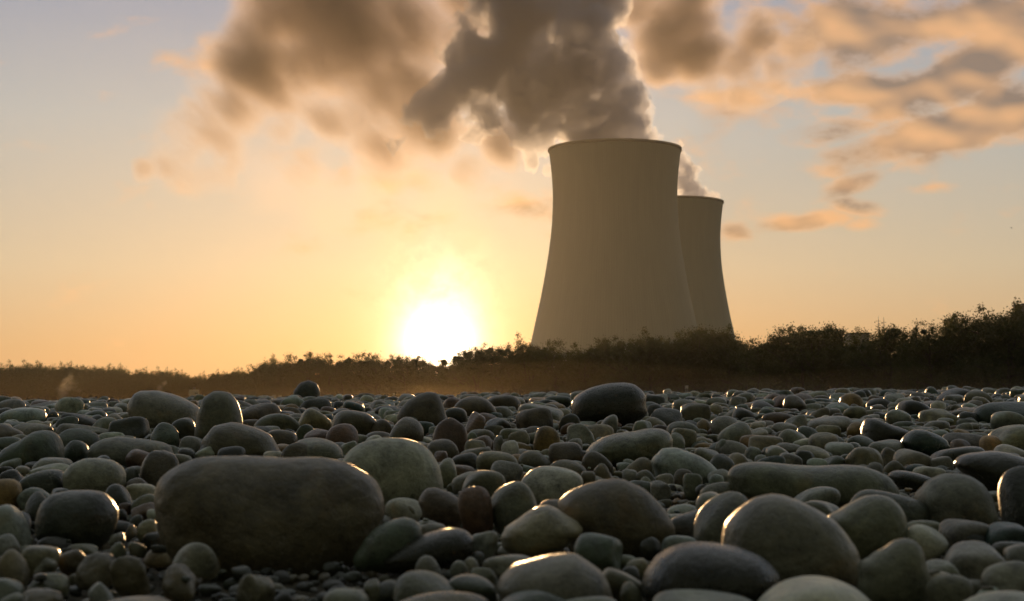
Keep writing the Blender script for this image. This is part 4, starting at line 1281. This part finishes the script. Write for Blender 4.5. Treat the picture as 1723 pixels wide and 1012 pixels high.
steam('mist_wisp', WS, 280, 'faint wisp of river vapour left of the tall upright stone', .08, -.1, .7, .35, 3.5, 2.5, g=.5, step=1, voxel=.4, detail=3, col=(1, .95, .85), infl=1.3, bias=.5)
PF2 = [(1160, 352, 42), (1168, 322, 30), (1150, 300, 28), (1143, 275, 20), (1195, 335, 16), (1182, 322, 18), (1130, 255, 22), (1125, 300, 30)]
steam('steam_plume', PF2, 1300, 'small steam puff leaving the top of the farther cooling tower', .14, .02, .16, .045, 2.6, 18, g=.55, step=.3, voxel=5, col=(.68, .72, .84), soft=.08, infl=1.3)

# ------------------------------------------------------------------ air between here and the far things
def closed_box(name, x0, x1, y0, y1, z0, z1):
    V_ = [(x, y, z) for z in (z0, z1) for y in (y0, y1) for x in (x0, x1)]
    return mesh_np(name, V_, [(0, 2, 3, 1), (4, 5, 7, 6), (0, 1, 5, 4), (2, 6, 7, 3), (0, 4, 6, 2), (1, 3, 7, 5)], None, False)
HAZE = bpy.data.materials.new('haze')
HAZE.use_nodes = True
HAZE.node_tree.nodes.clear()
hn = NT(HAZE.node_tree)
hv = hn.n('ShaderNodeVolumePrincipled')
hv.inputs['Color'].default_value = (1, .96, .86, 1)
hv.inputs['Density'].default_value = 4.5e-5
hv.inputs['Anisotropy'].default_value = .65
hn.l(hv.outputs[0], hn.n('ShaderNodeOutputMaterial').inputs['Volume'])
HAZE.cycles.homogeneous_volume = True
hb_ = closed_box('haze', -700, 700, -60, 1450, -3.5, 330)
hb_.materials.append(HAZE)
tag(obj('haze', hb_), 'thin warm morning haze over the river and the plant', None, None, 'stuff')

MIST = bpy.data.materials.new('river_mist')
MIST.use_nodes = True
MIST.node_tree.nodes.clear()
hn = NT(MIST.node_tree)
hv = hn.n('ShaderNodeVolumePrincipled')
hv.inputs['Color'].default_value = (1, .80, .50, 1)
hv.inputs['Density'].default_value = 9e-4
hv.inputs['Anisotropy'].default_value = .6
hn.l(hv.outputs[0], hn.n('ShaderNodeOutputMaterial').inputs['Volume'])
MV = []
mxs, mys = np.linspace(-60, 75, 40), np.linspace(24, 185, 30)
for top_ in (0, 1):
    for y in mys:
        for x in mxs:
            ex = min(x + 60, 75 - x, 30) / 30 * min(y - 24, 185 - y, 20) / 20
            hgt = ex * (2.6 + 1.6 * mn.noise(Vector((x * .05, y * .03, 2)))) * (1.1 - abs(x - 22) / 120)
            MV.append((x, y, -1.69 + (max(hgt, .02) if top_ else 0)))
mn_, mm_ = 40, 30
MF = []
for r_ in range(mm_ - 1):
    for c_ in range(mn_ - 1):
        a = r_ * mn_ + c_
        MF.append((a, a + mn_, a + mn_ + 1, a + 1))
        b = a + mn_ * mm_
        MF.append((b, b + 1, b + mn_ + 1, b + mn_))
T_ = mn_ * mm_
for c_ in range(mn_ - 1):
    MF.append((c_, c_ + 1, T_ + c_ + 1, T_ + c_))
    q = (mm_ - 1) * mn_ + c_
    MF.append((q + 1, q, T_ + q, T_ + q + 1))
for r_ in range(mm_ - 1):
    a = r_ * mn_
    MF.append((a + mn_, a, T_ + a, T_ + a + mn_))
    a = r_ * mn_ + mn_ - 1
    MF.append((a, a + mn_, T_ + a + mn_, T_ + a))
tag(obj('river_mist', mesh_np('river_mist', MV, MF, MIST)), 'low glowing mist lying over the river behind the stones', None, None, 'stuff')
